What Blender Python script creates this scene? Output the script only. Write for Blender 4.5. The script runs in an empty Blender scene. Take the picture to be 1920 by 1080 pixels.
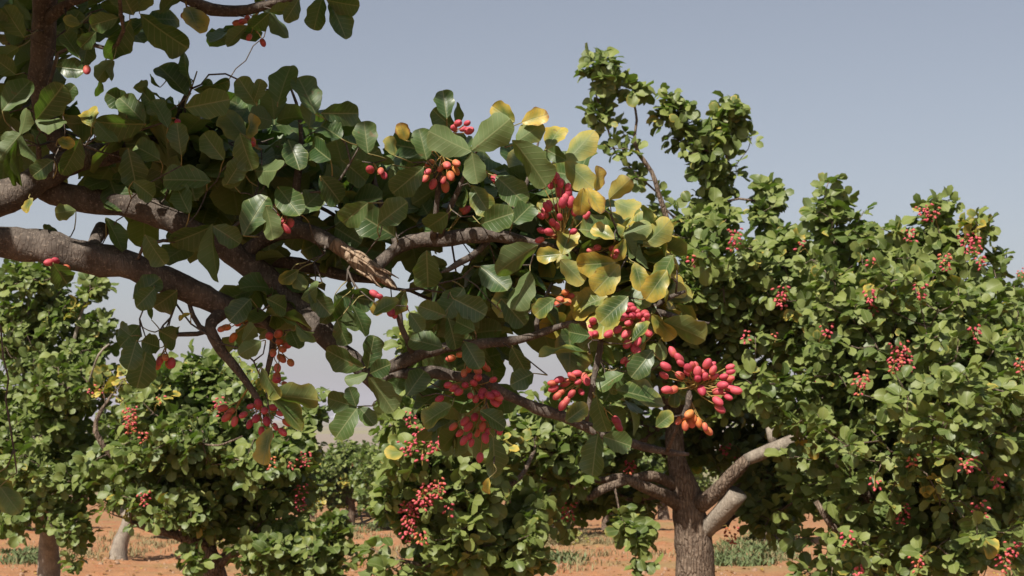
import bpy, math, random
import numpy as np
from mathutils import Vector, Matrix, noise

random.seed(11)
RNG = np.random.default_rng(7)
scene = bpy.context.scene
COL = scene.collection
R = math.radians

# ------------------------------------------------------------------ camera
EYE = np.array([0.0, 0.0, 1.6])
PITCH = R(5.35)
FPX = 2666.7                      # 50 mm on 36 mm, in pixels of the 1920 wide photograph
cam_d = bpy.data.cameras.new('camera')
cam_d.lens = 50; cam_d.sensor_width = 36
cam_d.clip_start = 0.05; cam_d.clip_end = 20000
cam_d.dof.use_dof = True; cam_d.dof.focus_distance = 2.9; cam_d.dof.aperture_fstop = 16
cam = bpy.data.objects.new('camera', cam_d)
COL.objects.link(cam)
cam.location = EYE
cam.rotation_euler = (R(90) + PITCH, 0, 0)
scene.camera = cam
FWD = np.array([0, math.cos(PITCH), math.sin(PITCH)])
UPV = np.array([0, -math.sin(PITCH), math.cos(PITCH)])
RIGHT = np.array([1.0, 0, 0])

# ------------------------------------------------------------------ light
SUN_EL, SUN_AZ = 47.0, 26.0       # the sun stands behind the camera, a little to its left
SUN = np.array([-math.sin(R(SUN_AZ)) * math.cos(R(SUN_EL)), -math.cos(R(SUN_AZ)) * math.cos(R(SUN_EL)), math.sin(R(SUN_EL))])
world = bpy.data.worlds.new('World'); scene.world = world; world.use_nodes = True
wn = world.node_tree; wn.nodes.clear()
sky = wn.nodes.new('ShaderNodeTexSky'); sky.sky_type = 'NISHITA'; sky.sun_disc = False
sky.sun_elevation = R(SUN_EL); sky.sun_rotation = R(180 + SUN_AZ)
sky.air_density = 1.0; sky.dust_density = 3.0; sky.ozone_density = 1.0; sky.altitude = 500
hsv = wn.nodes.new('ShaderNodeHueSaturation'); hsv.inputs['Saturation'].default_value = 0.62
tint = wn.nodes.new('ShaderNodeMix'); tint.data_type = 'RGBA'; tint.blend_type = 'MULTIPLY'
tint.inputs['Factor'].default_value = 1.0; tint.inputs['B'].default_value = (0.98, 0.963, 0.945, 1)
bg = wn.nodes.new('ShaderNodeBackground'); bg.inputs['Strength'].default_value = 0.062
wo = wn.nodes.new('ShaderNodeOutputWorld')
wn.links.new(sky.outputs[0], hsv.inputs['Color']); wn.links.new(hsv.outputs[0], tint.inputs['A'])
wn.links.new(tint.outputs['Result'], bg.inputs['Color']); wn.links.new(bg.outputs[0], wo.inputs['Surface'])
sd = bpy.data.lights.new('sun', 'SUN'); sd.energy = 5.0; sd.angle = R(0.5); sd.color = (1.0, 0.93, 0.82)
so = bpy.data.objects.new('sun', sd); COL.objects.link(so); so.location = (-3, -6, 9)
so.rotation_euler = Vector(SUN).to_track_quat('Z', 'Y').to_euler()
scene.view_settings.view_transform = 'Standard'; scene.view_settings.look = 'None'
scene.view_settings.exposure = 0.86; scene.view_settings.gamma = 1.0
scene.view_settings.use_curve_mapping = False
scene.render.engine = 'CYCLES'
scene.cycles.max_bounces = 8; scene.cycles.diffuse_bounces = 3; scene.cycles.glossy_bounces = 2
scene.cycles.transmission_bounces = 4; scene.cycles.volume_bounces = 0
scene.cycles.sample_clamp_indirect = 6.0

# ------------------------------------------------------------------ basic helpers
def at(px, py, d):
    return EYE + d * (FWD + RIGHT * ((px - 960.0) / FPX) + UPV * ((540.0 - py) / FPX))
def project(P):
    q = np.atleast_2d(P) - EYE
    d = q @ FWD
    dd = np.where(d > 0.05, d, 0.05)
    return 960 + FPX * (q @ RIGHT) / dd, 540 - FPX * (q @ UPV) / dd, d
def unit(v):
    v = np.asarray(v, float)
    return v / np.maximum(np.linalg.norm(v, axis=-1, keepdims=True), 1e-9)
def smooth(a, b, x):
    t = min(max((x - a) / (b - a), 0), 1)
    return t * t * (3 - 2 * t)
def base_z(x, y):                 # the lie of the land
    z = 0.0
    if y > 14: z -= 0.043 * (min(y, 150) - 14)
    if y > 150: z += 0.0016 * (min(y, 2500) - 150)
    return z
def ground_z(x, y):
    z = base_z(x, y)
    if 6 < y < 60 and abs(x) < 25:
        f = min(1, (60 - y) / 20)
        z += f * (0.05 * noise.noise((x * .35, y * .35, 1.7)) + 0.03 * noise.noise((x * 1.7, y * 2.2, 5)) + 0.022 * math.sin(y * 9.5 + 1.5 * noise.noise((x * .6, y * .6, 3))) * (0.6 + noise.noise((x * .5, y * .5, 9))))
        z += f * 0.07 * max(0, noise.noise((x * 6, y * 6, 2)) - .12) + f * .012 * noise.noise((x * 16, y * 16, 7))
    return z

def new_mesh(name, V, F, mats=(), smooth_=True, attrs=None, uv=None):
    """V (n,3); F list of (k,m) int arrays, all of the same corner count per array."""
    me = bpy.data.meshes.new(name)
    V = np.asarray(V, np.float32)
    Fs = [np.asarray(f, np.int32) for f in F if len(f)]
    nl = sum(f.size for f in Fs); npoly = sum(len(f) for f in Fs)
    me.vertices.add(len(V)); me.vertices.foreach_set('co', V.ravel())
    me.loops.add(nl); me.polygons.add(npoly)
    loops = np.concatenate([f.ravel() for f in Fs])
    me.loops.foreach_set('vertex_index', loops)
    starts, c = [], 0
    for f in Fs:
        starts.append(c + np.arange(len(f)) * f.shape[1]); c += f.size
    me.polygons.foreach_set('loop_start', np.concatenate(starts).astype(np.int32))
    if smooth_: me.polygons.foreach_set('use_smooth', np.ones(npoly, bool))
    if uv is not None:
        l = me.uv_layers.new(name='UVMap'); l.data.foreach_set('uv', np.asarray(uv, np.float32)[loops].ravel())
    for k, a in (attrs or {}).items():
        at_ = me.attributes.new(k, 'FLOAT', 'POINT'); at_.data.foreach_set('value', np.asarray(a, np.float32))
    for m in mats: me.materials.append(m)
    me.update(calc_edges=True); me.validate()
    return me
def link(name, me, parent=None, kind=None):
    o = bpy.data.objects.new(name, me); COL.objects.link(o)
    if parent is not None: o.parent = parent
    if kind: o['kind'] = kind
    return o
def thing(name, label, cat, loc, group=None):
    o = bpy.data.objects.new(name, None); COL.objects.link(o); o.location = loc
    o['label'] = label; o['category'] = cat
    if group: o['group'] = group
    o.empty_display_size = .2
    return o

# ------------------------------------------------------------------ materials
def mat(name):
    m = bpy.data.materials.new(name); m.use_nodes = True; m.node_tree.nodes.clear()
    return m, m.node_tree
class G:
    def __init__(s, nt): s.nt = nt
    def n(s, t, **k):
        x = s.nt.nodes.new('ShaderNode' + t)
        for a, b in k.items(): setattr(x, a, b)
        return x
    def l(s, a, b): s.nt.links.new(a, b)
    def math(s, op, a, b=None, c=None, clamp=False):
        x = s.n('Math', operation=op); x.use_clamp = clamp
        for i, v in enumerate((a, b, c)):
            if v is None: continue
            if isinstance(v, (int, float)): x.inputs[i].default_value = v
            else: s.l(v, x.inputs[i])
        return x.outputs[0]
    def mix(s, f, a, b, mode='MIX'):
        x = s.n('Mix', data_type='RGBA', blend_type=mode)
        for key, v in (('Factor', f), ('A', a), ('B', b)):
            i = x.inputs[key]
            if isinstance(v, (int, float)): i.default_value = v
            elif isinstance(v, tuple): i.default_value = (*v, 1)
            else: s.l(v, i)
        return x.outputs['Result']
    def step(s, a, b, v):
        x = s.n('MapRange', interpolation_type='SMOOTHSTEP')
        x.inputs['From Min'].default_value = a; x.inputs['From Max'].default_value = b
        s.l(v, x.inputs['Value']); return x.outputs[0]
    def noise(s, scale, vec=None, detail=3, rough=.55):
        x = s.n('TexNoise'); x.inputs['Scale'].default_value = scale
        x.inputs['Detail'].default_value = detail; x.inputs['Roughness'].default_value = rough
        if vec is not None: s.l(vec, x.inputs['Vector'])
        return x.outputs['Fac']
    def attr(s, name):
        return s.n('Attribute', attribute_name=name).outputs['Fac']

def leaf_material(name, fine):
    m, nt = mat(name); g = G(nt)
    uv = g.n('UVMap', uv_map='UVMap').outputs[0]
    sep = g.n('SeparateXYZ'); g.l(uv, sep.inputs[0])
    u, v = sep.outputs[0], sep.outputs[1]
    av = g.math('MULTIPLY', g.math('ABSOLUTE', g.math('SUBTRACT', v, .5)), 2.0)      # 0 midrib, 1 margin
    oi = g.n('ObjectInfo').outputs['Random']
    rnd = g.math('FRACT', g.math('ADD', g.attr('rnd'), oi))
    age = g.attr('age')
    geo = g.n('NewGeometry')
    pos = geo.outputs['Position']
    nz = g.noise(55 if fine else 30, pos, 4)
    big = g.noise(1.6, pos, 2)
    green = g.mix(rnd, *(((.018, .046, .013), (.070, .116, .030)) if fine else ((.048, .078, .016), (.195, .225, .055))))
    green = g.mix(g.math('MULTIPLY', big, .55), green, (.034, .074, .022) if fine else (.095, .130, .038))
    # age: margin turns yellow, then brown
    end = g.math('MULTIPLY', g.math('ABSOLUTE', g.math('SUBTRACT', u, .42)), 1.75)
    e = g.math('MAXIMUM', av, end)
    yv = g.math('ADD', g.math('ADD', g.math('MULTIPLY', age, 1.55), g.math('MULTIPLY', e, .95)), g.math('MULTIPLY', nz, .6))
    yf = g.step(1.25, 2.15, yv)
    bf = g.step(2.1, 2.5, yv)
    green = g.mix(g.step(.85, 1.55, g.math('ADD', yv, -.12)), green, (.15, .18, .038)) if fine else green
    col = g.mix(yf, green, g.mix(nz, (.40, .35, .055), (.48, .30, .06)))
    col = g.mix(bf, col, g.mix(nz, (.20, .085, .035), (.12, .045, .02)))
    # veins
    ss = g.math('FRACT', g.math('SUBTRACT', g.math('MULTIPLY', u, 8.0), g.math('MULTIPLY', av, 1.6)))
    sv = g.math('ABSOLUTE', g.math('SUBTRACT', ss, .5))
    side = g.math('MULTIPLY', g.step(.08, .0, sv) if False else g.math('SUBTRACT', 1.0, g.step(.02, .10, sv)), .6 if fine else .15)
    mid = g.math('SUBTRACT', 1.0, g.step(.02, .075, av))
    vein = g.math('MAXIMUM', side, mid)
    col = g.mix(g.math('MULTIPLY', vein, .6), col, (.22, .24, .11))
    if fine:
        sp = g.noise(420, pos, 1)
        spots = g.math('MULTIPLY', g.step(.68, .76, sp), .55)
        col = g.mix(spots, col, (.07, .045, .02))
        blot = g.math('MULTIPLY', g.step(.66, .72, g.noise(75, pos, 2)), g.step(.45, .75, rnd))
        col = g.mix(g.math('MULTIPLY', blot, .7), col, (.13, .075, .03))
        dust = g.step(.45, .75, g.noise(22, pos, 4, .6))
        col = g.mix(g.math('MULTIPLY', dust, .09), col, (.20, .19, .12))
    under = g.mix(.42 if fine else .3, col, (.145, .185, .07))
    colf = g.mix(geo.outputs['Backfacing'], col, under)
    b = g.n('BsdfPrincipled')
    g.l(colf, b.inputs['Base Color'])
    rr = g.math('ADD', g.math('MULTIPLY', geo.outputs['Backfacing'], .22), g.math('ADD', .36 if fine else .44, g.math('MULTIPLY', rnd, .14)))
    g.l(rr, b.inputs['Roughness'])
    b.inputs['Specular IOR Level'].default_value = .46 if fine else .38
    tr = g.n('BsdfTranslucent')
    tc = g.mix(yf, (.13, .24, .022), (.50, .42, .05))
    tc = g.mix(bf, tc, (.30, .11, .03))
    tc = g.mix(g.math('MULTIPLY', vein, .4), tc, (.08, .13, .02))
    g.l(tc, tr.inputs['Color'])
    ms = g.n('MixShader'); ms.inputs[0].default_value = .26
    g.l(b.outputs[0], ms.inputs[1]); g.l(tr.outputs[0], ms.inputs[2])
    if fine:
        bp = g.n('Bump'); bp.inputs['Strength'].default_value = .35; bp.inputs['Distance'].default_value = .0012
        hgt = g.math('SUBTRACT', g.math('MULTIPLY', nz, .6), g.math('MULTIPLY', vein, .9))
        g.l(hgt, bp.inputs['Height']); g.l(bp.outputs[0], b.inputs['Normal']); g.l(bp.outputs[0], tr.inputs['Normal'])
    o = g.n('OutputMaterial'); g.l(ms.outputs[0], o.inputs['Surface'])
    return m

def bark_material(name, c1, c2, c3, scale=1.0, bump=.006, cr=.5):
    m, nt = mat(name); g = G(nt)
    pos = g.n('NewGeometry').outputs['Position']
    a = g.noise(14 * scale, pos, 5); b_ = g.noise(70 * scale, pos, 4, .65)
    mp = g.n('Mapping'); mp.inputs['Scale'].default_value = (1, 1, .22); g.l(pos, mp.inputs['Vector'])
    vo = g.n('TexVoronoi', feature='DISTANCE_TO_EDGE'); vo.inputs['Scale'].default_value = 60 * scale; g.l(mp.outputs[0], vo.inputs['Vector'])
    crack = g.step(.0, .16, vo.outputs['Distance'])
    col = g.mix(g.step(.35, .65, a), c1, c2)
    col = g.mix(g.math('MULTIPLY', g.step(.52, .72, b_), .75), col, c3)
    col = g.mix(g.math('MULTIPLY', g.math('SUBTRACT', 1, crack), cr * .9), col, (.03, .018, .012))
    b = g.n('BsdfPrincipled'); b.inputs['Roughness'].default_value = .86; b.inputs['Specular IOR Level'].default_value = .25
    g.l(col, b.inputs['Base Color'])
    bp = g.n('Bump'); bp.inputs['Strength'].default_value = .9; bp.inputs['Distance'].default_value = bump
    h = g.math('ADD', g.math('MULTIPLY', b_, .8), g.math('MULTIPLY', crack, cr))
    g.l(h, bp.inputs['Height']); g.l(bp.outputs[0], b.inputs['Normal'])
    o = g.n('OutputMaterial'); g.l(b.outputs[0], o.inputs['Surface'])
    return m
def nut_material():
    m, nt = mat('nut_skin'); g = G(nt)
    uv = g.n('UVMap', uv_map='UVMap').outputs[0]
    sep = g.n('SeparateXYZ'); g.l(uv, sep.inputs[0]); u = sep.outputs[0]
    oi = g.n('ObjectInfo').outputs['Random']
    rnd = g.math('FRACT', g.math('ADD', g.attr('rnd'), oi))
    hue = g.attr('age')
    pos = g.n('NewGeometry').outputs['Position']; nz = g.noise(120, pos, 3)
    pink = g.mix(rnd, (.30, .034, .060), (.46, .080, .100))
    orange = g.mix(rnd, (.40, .115, .028), (.46, .21, .05))
    f = g.math('ADD', hue, g.math('MULTIPLY', g.math('SUBTRACT', nz, .5), .7))
    f = g.math('ADD', f, g.math('MULTIPLY', g.math('SUBTRACT', .35, u), .8), clamp=True)
    col = g.mix(f, pink, orange)
    col = g.mix(g.step(.93, 1.0, u), col, (.18, .05, .02))
    b = g.n('BsdfPrincipled'); g.l(col, b.inputs['Base Color'])
    b.inputs['Roughness'].default_value = .58; b.inputs['Specular IOR Level'].default_value = .32
    b.inputs['Subsurface Weight'].default_value = .08; b.inputs['Subsurface Scale'].default_value = .004
    b.inputs['Subsurface Radius'].default_value = (1, .3, .15)
    bp = g.n('Bump'); bp.inputs['Strength'].default_value = .25; bp.inputs['Distance'].default_value = .001
    g.l(nz, bp.inputs['Height']); g.l(bp.outputs[0], b.inputs['Normal'])
    o = g.n('OutputMaterial'); g.l(b.outputs[0], o.inputs['Surface'])
    return m
def plain(name, c, rough=.7, c2=None, scale=8, bump=0):
    m, nt = mat(name); g = G(nt)
    pos = g.n('NewGeometry').outputs['Position']
    nz = g.noise(scale, pos, 4)
    col = g.mix(nz, c, c2 or tuple(x * 1.35 for x in c))
    b = g.n('BsdfPrincipled'); g.l(col, b.inputs['Base Color']); b.inputs['Roughness'].default_value = rough
    b.inputs['Specular IOR Level'].default_value = .3
    if bump:
        bp = g.n('Bump'); bp.inputs['Distance'].default_value = bump; g.l(nz, bp.inputs['Height']); g.l(bp.outputs[0], b.inputs['Normal'])
    o = g.n('OutputMaterial'); g.l(b.outputs[0], o.inputs['Surface'])
    return m

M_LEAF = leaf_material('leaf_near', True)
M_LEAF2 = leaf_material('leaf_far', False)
M_BARK = bark_material('bark_near', (.058, .047, .040), (.105, .087, .074), (.235, .19, .155), 2.2, .003, .25)
M_BARK2 = bark_material('bark_far', (.105, .074, .054), (.185, .138, .102), (.29, .235, .185), .8, .015)
M_BARKD = bark_material('bark_brown', (.055, .038, .030), (.10, .072, .056), (.19, .15, .125), .8, .015)
M_PEEL = bark_material('peeled_wood', (.25, .175, .12), (.30, .23, .165), (.16, .10, .07), 1.2, .004)
M_LIMBCUT = bark_material('bark_pale', (.16, .135, .11), (.25, .215, .175), (.34, .30, .25), .8, .008, .2)
M_NUT = nut_material()
M_STALK = plain('fruit_stalk', (.24, .20, .045), .6, (.26, .14, .05), 60)
M_PETIOLE = plain('petiole', (.16, .19, .06), .5, (.26, .17, .08), 60)

# ------------------------------------------------------------------ tubes and skeletons
def catmull(P, step):
    P = np.asarray(P, float)
    if len(P) < 3:
        n = max(2, int(np.linalg.norm(P[-1, :3] - P[0, :3]) / step) + 1)
        t = np.linspace(0, 1, n)[:, None]; return P[0] * (1 - t) + P[-1] * t
    Q = np.vstack([2 * P[0] - P[1], P, 2 * P[-1] - P[-2]]); out = []
    for i in range(1, len(Q) - 2):
        a, b, c, d = Q[i - 1:i + 3]
        n = max(1, int(round(np.linalg.norm((c - b)[:3]) / step)))
        for t in np.arange(n) / n:
            out.append(.5 * ((2 * b) + (c - a) * t + (2 * a - 5 * b + 4 * c - d) * t * t + (3 * b - a - 3 * c + d) * t ** 3))
    out.append(P[-1]); return np.array(out)
def tube(P, rad, sides=8, rough=0.0, freq=18.0, cap=True, seed=0.0):
    """V, quads and triangles of a tube; rough bends each ring's radius with noise."""
    P = np.asarray(P, float); rad = np.asarray(rad, float); n = len(P)
    T = unit(np.gradient(P, axis=0))
    ref = np.array([0, 0, 1.0]) if abs(T[0][2]) < .9 else np.array([1.0, 0, 0])
    N = np.empty_like(P); N[0] = unit(np.cross(T[0], ref))
    for i in range(1, n):
        v = N[i - 1] - T[i] * (N[i - 1] @ T[i]); N[i] = unit(v)
    B = np.cross(T, N)
    a = np.arange(sides) * 2 * math.pi / sides
    D = N[:, None] * np.cos(a)[None, :, None] + B[:, None] * np.sin(a)[None, :, None]
    rr = np.repeat(rad[:, None], sides, 1)
    if rough:
        pts = P[:, None] + D * rad[:, None, None]
        f = np.array([[noise.noise(Vector(q * freq + seed)) + .5 * noise.noise(Vector(q * freq * 2.7 + seed)) for q in row] for row in pts])
        rr = rr * (1 + rough * f)
    V = (P[:, None] + D * rr[..., None]).reshape(-1, 3)
    i = np.arange(n - 1)[:, None] * sides; j = np.arange(sides)[None, :]; k = (j + 1) % sides
    Q = np.stack([i + j, i + k, i + sides + k, i + sides + j], -1).reshape(-1, 4)
    Tr = np.zeros((0, 3), int)
    if cap:
        V = np.vstack([V, P[0], P[-1]]); m = len(V)
        j = np.arange(sides); k = (j + 1) % sides
        Tr = np.vstack([np.stack([k, j, np.full(sides, m - 2)], -1), np.stack([(n - 1) * sides + j, (n - 1) * sides + k, np.full(sides, m - 1)], -1)])
    return V, Q, Tr
class Joined:
    def __init__(s): s.V, s.Q, s.T, s.n = [], [], [], 0
    def add(s, V, Q, T=None):
        s.V.append(V); s.Q.append(np.asarray(Q).reshape(-1, 4) + s.n)
        if T is not None and len(T): s.T.append(np.asarray(T).reshape(-1, 3) + s.n)
        s.n += len(V)
    def mesh(s, name, mats, smooth_=True, off=None):
        V = np.vstack(s.V)
        if off is not None: V = V - off
        return new_mesh(name, V, [np.vstack(s.Q)] + ([np.vstack(s.T)] if s.T else []), mats, smooth_)

class Skeleton:
    def __init__(s): s.P, s.par, s.fix, s.path, s.polys = [], [], [], [], []
    def poly(s, pts, rads, parent=-1, step=.08, name='limb', free=True):
        q = catmull(np.hstack([np.asarray(pts, float), np.asarray(rads, float)[:, None]]), step)
        idx = []
        for i, r in enumerate(q):
            s.P.append(r[:3]); s.fix.append(r[3]); s.par.append(parent if i == 0 else len(s.P) - 2)
            s.path.append(0 if parent < 0 else s.path[s.par[-1]] + (0 if i == 0 else step)); idx.append(len(s.P) - 1)
        s.polys.append((name, idx)); s.nfix = len(s.P)
        return idx
    def nearest(s, p):
        A = np.array(s.P); return int(np.argmin(np.linalg.norm(A - p, axis=1)))
    def grow(s, targets, step=.1, pw=.25, jit=.012, tipr=.0028, maxreach=9, up=.25):
        """one twig per target, from the nearest node; returns direction of each twig end"""
        n0 = len(s.P); cap = n0 + 400 + len(targets) * 24
        A = np.zeros((cap, 3)); A[:n0] = s.P; pl = np.zeros(cap); pl[:n0] = s.path
        cnt = n0; dirs = [None] * len(targets); ends = [None] * len(targets)
        org = A[:n0].mean(0)
        dist = [np.min(np.linalg.norm(A[:n0] - t, axis=1)) for t in targets]
        for ti in np.argsort(dist):
            t = targets[ti]
            d = np.linalg.norm(A[:cnt] - t, axis=1)
            j = int(np.argmin(d + pw * pl[:cnt] + np.where(d < .03, .5, 0)))
            a = A[j]; L = d[j]
            pj = s.par[j] if s.par[j] >= 0 else j
            td = unit(a - A[pj]) if pj != j else np.array([0, 0, 1.0])
            to = unit(t - a)
            m1 = a + unit(td * .5 + to) * L * .4
            ed = unit(to + np.array([0, 0, up]))
            m2 = t - ed * L * .33
            k = max(2, int(L / step) + 1)
            prev = j
            for q in range(1, k + 1):
                w = q / k
                p = (1 - w) ** 3 * a + 3 * (1 - w) ** 2 * w * m1 + 3 * (1 - w) * w * w * m2 + w ** 3 * t
                if q < k: p = p + RNG.normal(0, jit, 3)
                if cnt >= cap:
                    A = np.vstack([A, np.zeros((500, 3))]); pl = np.append(pl, np.zeros(500)); cap += 500
                A[cnt] = p; pl[cnt] = pl[prev] + L / k
                s.P.append(p); s.par.append(prev); s.fix.append(0); s.path.append(pl[cnt])
                prev = cnt; cnt += 1
            dirs[ti] = unit(t - A[s.par[prev]]); ends[ti] = prev
        s.tipr = tipr
        return np.array(dirs) if len(targets) else np.zeros((0, 3)), ends
    def finish(s, parent, origin, mats, limb_sides=14, twig_sides=5, rough=.12, freq=18, expo=2.35, limb_mats=None):
        n = len(s.P); P = np.array(s.P); acc = np.zeros(n); kids = [[] for _ in range(n)]
        for i in range(n):
            if s.par[i] >= 0: kids[s.par[i]].append(i)
        rad = np.zeros(n)
        for i in range(n - 1, -1, -1):
            if s.fix[i] > 0: rad[i] = s.fix[i]
            else:
                rad[i] = max(acc[i] ** (1 / expo), s.tipr)
            if s.par[i] >= 0: acc[s.par[i]] += rad[i] ** expo
        for i in range(n):                                   # a twig is never thicker than what it grows from
            if s.fix[i] == 0 and s.par[i] >= 0: rad[i] = min(rad[i], rad[s.par[i]] * .97 + .0002)
        out = []
        for name, idx in s.polys:
            V, Q, T = tube(P[idx], rad[idx], limb_sides, rough, freq, True, len(out) * 3.1)
            me = new_mesh(name, V - origin, [Q, T], [(limb_mats or {}).get(name, mats[0])])
            out.append(link(name, me, parent))
        J = Joined(); used = 0
        start = [(i, s.par[i]) for i in range(n) if s.fix[i] == 0 and (s.fix[s.par[i]] > 0)]
        while start:
            i, p = start.pop()
            ch = [p, i]
            while True:
                k = kids[i]
                if not k: break
                k = sorted(k, key=lambda q: -rad[q])
                for o in k[1:]: start.append((o, i))
                i = k[0]; ch.append(i)
            rr = rad[ch].copy(); rr[0] = min(rr[0], rr[1] * 1.25)
            V, Q, T = tube(P[ch], rr, twig_sides + (3 if rr[0] > .012 else 0), 0, 1, True)
            J.add(V, Q, T); used += 1
        if used: out.append(link('twigs', J.mesh('twigs', [mats[1]], True, origin), parent, 'stuff'))
        return out

# ------------------------------------------------------------------ leaves
def leaf_template(nu, nv, fold=.18, droop=.18, wave=.0, twist=0.0, cup=0.0, seed=0, notch=0, pa=.60, pb=.44):
    us = .5 - .5 * np.cos(np.linspace(0, math.pi, nu + 1)); us = us * .93 + np.linspace(0, 1, nu + 1) * .07
    vs = np.linspace(-1, 1, nv + 1)
    prof = np.power(us, pa) * np.power(1 - us, pb); prof = prof / prof.max()
    rs = np.random.default_rng(seed)
    V, uv = [], []
    ph = rs.uniform(0, 6)
    for i, u in enumerate(us):
        for v in vs:
            w = prof[i] * (1 + notch * .08 * math.sin(u * 17 + (3 if v > 0 else 0) + ph) * abs(v))
            x = .5 * v * w
            z = fold * abs(x) - droop * u * u + cup * x * x + wave * abs(v) ** 2 * math.sin(u * 9 + ph + (2.2 if v > 0 else 0)) * (.3 + w)
            ang = twist * (u - .3)
            X = x * math.cos(ang) - z * math.sin(ang); Z = x * math.sin(ang) + z * math.cos(ang)
            V.append((X, u, Z)); uv.append((u, .5 + .5 * v * min(1, w + 1e-3)))
    V = np.array(V); uv = np.array(uv)
    k = nv + 1
    Q = [(i * k + j, i * k + j + 1, (i + 1) * k + j + 1, (i + 1) * k + j) for i in range(nu) for j in range(nv)]
    return V, np.array(Q), uv
FINE = [leaf_template(18, 6, .22, .12, .040, .2, 0, 1, 1, .75, .42), leaf_template(18, 6, .14, .26, .060, -.35, .3, 2, 1, .55, .5),
        leaf_template(18, 6, -.22, .18, .045, .15, .4, 3, 1, .6, .62), leaf_template(18, 6, .42, .06, .03, -.15, 0, 4, .4, .8, .45),
        leaf_template(18, 6, .08, -.16, .08, .5, .2, 5, 1.5, .5, .42), leaf_template(18, 6, .30, .36, .05, .7, .2, 6, 1.2, .62, .75),
        leaf_template(18, 6, -.2, .05, .07, -.6, .5, 7, 1, .9, .5)]
MED = [leaf_template(7, 4, .35, .18, .05, .3, 0, 1), leaf_template(7, 4, .1, .32, .06, -.4, .4, 2), leaf_template(7, 4, -.25, .12, .05, .2, .6, 3)]
LOW = [leaf_template(4, 2, .45, .22, 0, .3), leaf_template(4, 2, .15, .38, 0, -.4), leaf_template(4, 2, -.3, .10, 0, .2)]
TINY = [leaf_template(3, 2, .4, .25, 0, .2), leaf_template(3, 2, -.2, .2, 0, -.3)]

def frames(L):
    Y = unit(L['y']); Z = L['z'] - Y * np.sum(L['z'] * Y, 1, keepdims=True); Z = unit(Z); X = np.cross(Y, Z)
    return X, Y, Z
def leaves_mesh(name, L, templates, m, off):
    X, Y, Z = frames(L); n = len(Y)
    Vs, Qs, UVs, As, Rs = [], [], [], [], []; base = 0
    pick = np.arange(n) % len(templates)
    for ti, (tv, tq, tuv) in enumerate(templates):
        s = pick == ti; c = int(s.sum())
        if not c: continue
        l = L['len'][s][:, None, None]; w = L['wid'][s][:, None, None]
        V = L['o'][s][:, None] + X[s][:, None] * tv[None, :, 0:1] * w + Y[s][:, None] * tv[None, :, 1:2] * l + Z[s][:, None] * tv[None, :, 2:3] * l
        k = len(tv)
        Vs.append(V.reshape(-1, 3)); Qs.append((tq[None] + (np.arange(c) * k)[:, None, None]).reshape(-1, 4) + base)
        UVs.append(np.tile(tuv, (c, 1))); As.append(np.repeat(L['age'][s], k)); Rs.append(np.repeat(L['rnd'][s], k)); base += c * k
    return new_mesh(name, np.vstack(Vs) - off, [np.vstack(Qs)], [m], True, {'age': np.concatenate(As), 'rnd': np.concatenate(Rs)}, np.vstack(UVs))
_leafmesh = {}
def single_leaf_mesh(templates, tag, ti, age, m):
    a = min(4, int(round(age * 4))); key = (tag, ti, a)
    if key not in _leafmesh:
        tv, tq, tuv = templates[ti]
        _leafmesh[key] = new_mesh('leaf', tv, [tq], [m], True, {'age': np.full(len(tv), a / 4), 'rnd': np.zeros(len(tv))}, tuv)
    return _leafmesh[key]
def leaf_objects(L, templates, tag, m, parent, origin, name='leaf'):
    X, Y, Z = frames(L)
    for i in range(len(Y)):
        me = single_leaf_mesh(templates, tag, int(i * 7 % len(templates)), float(L['age'][i]), m)
        o = link(name, me, parent)
        w, l = L['wid'][i], L['len'][i]
        M = Matrix(((X[i][0] * w, Y[i][0] * l, Z[i][0] * l, L['o'][i][0] - origin[0]),
                    (X[i][1] * w, Y[i][1] * l, Z[i][1] * l, L['o'][i][1] - origin[1]),
                    (X[i][2] * w, Y[i][2] * l, Z[i][2] * l, L['o'][i][2] - origin[2]), (0, 0, 0, 1)))
        o.matrix_local = M
def ray_gap(L, spots, grow):
    c = L['o'] + L['y'] * L['len'][:, None] * .5; ok = np.ones(len(c), bool)
    for (q, r) in spots:
        v = c - q; t = v @ SUN; dist = np.linalg.norm(v - t[:, None] * SUN, axis=1)
        ok &= ~((t > .06) & (dist < r + grow))
    return {k: v[ok] for k, v in L.items()}
def take(L, s): return {k: v[s] for k, v in L.items()}
def merge(*Ls): return {k: np.concatenate([l[k] for l in Ls]) for k in Ls[0]}

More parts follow.
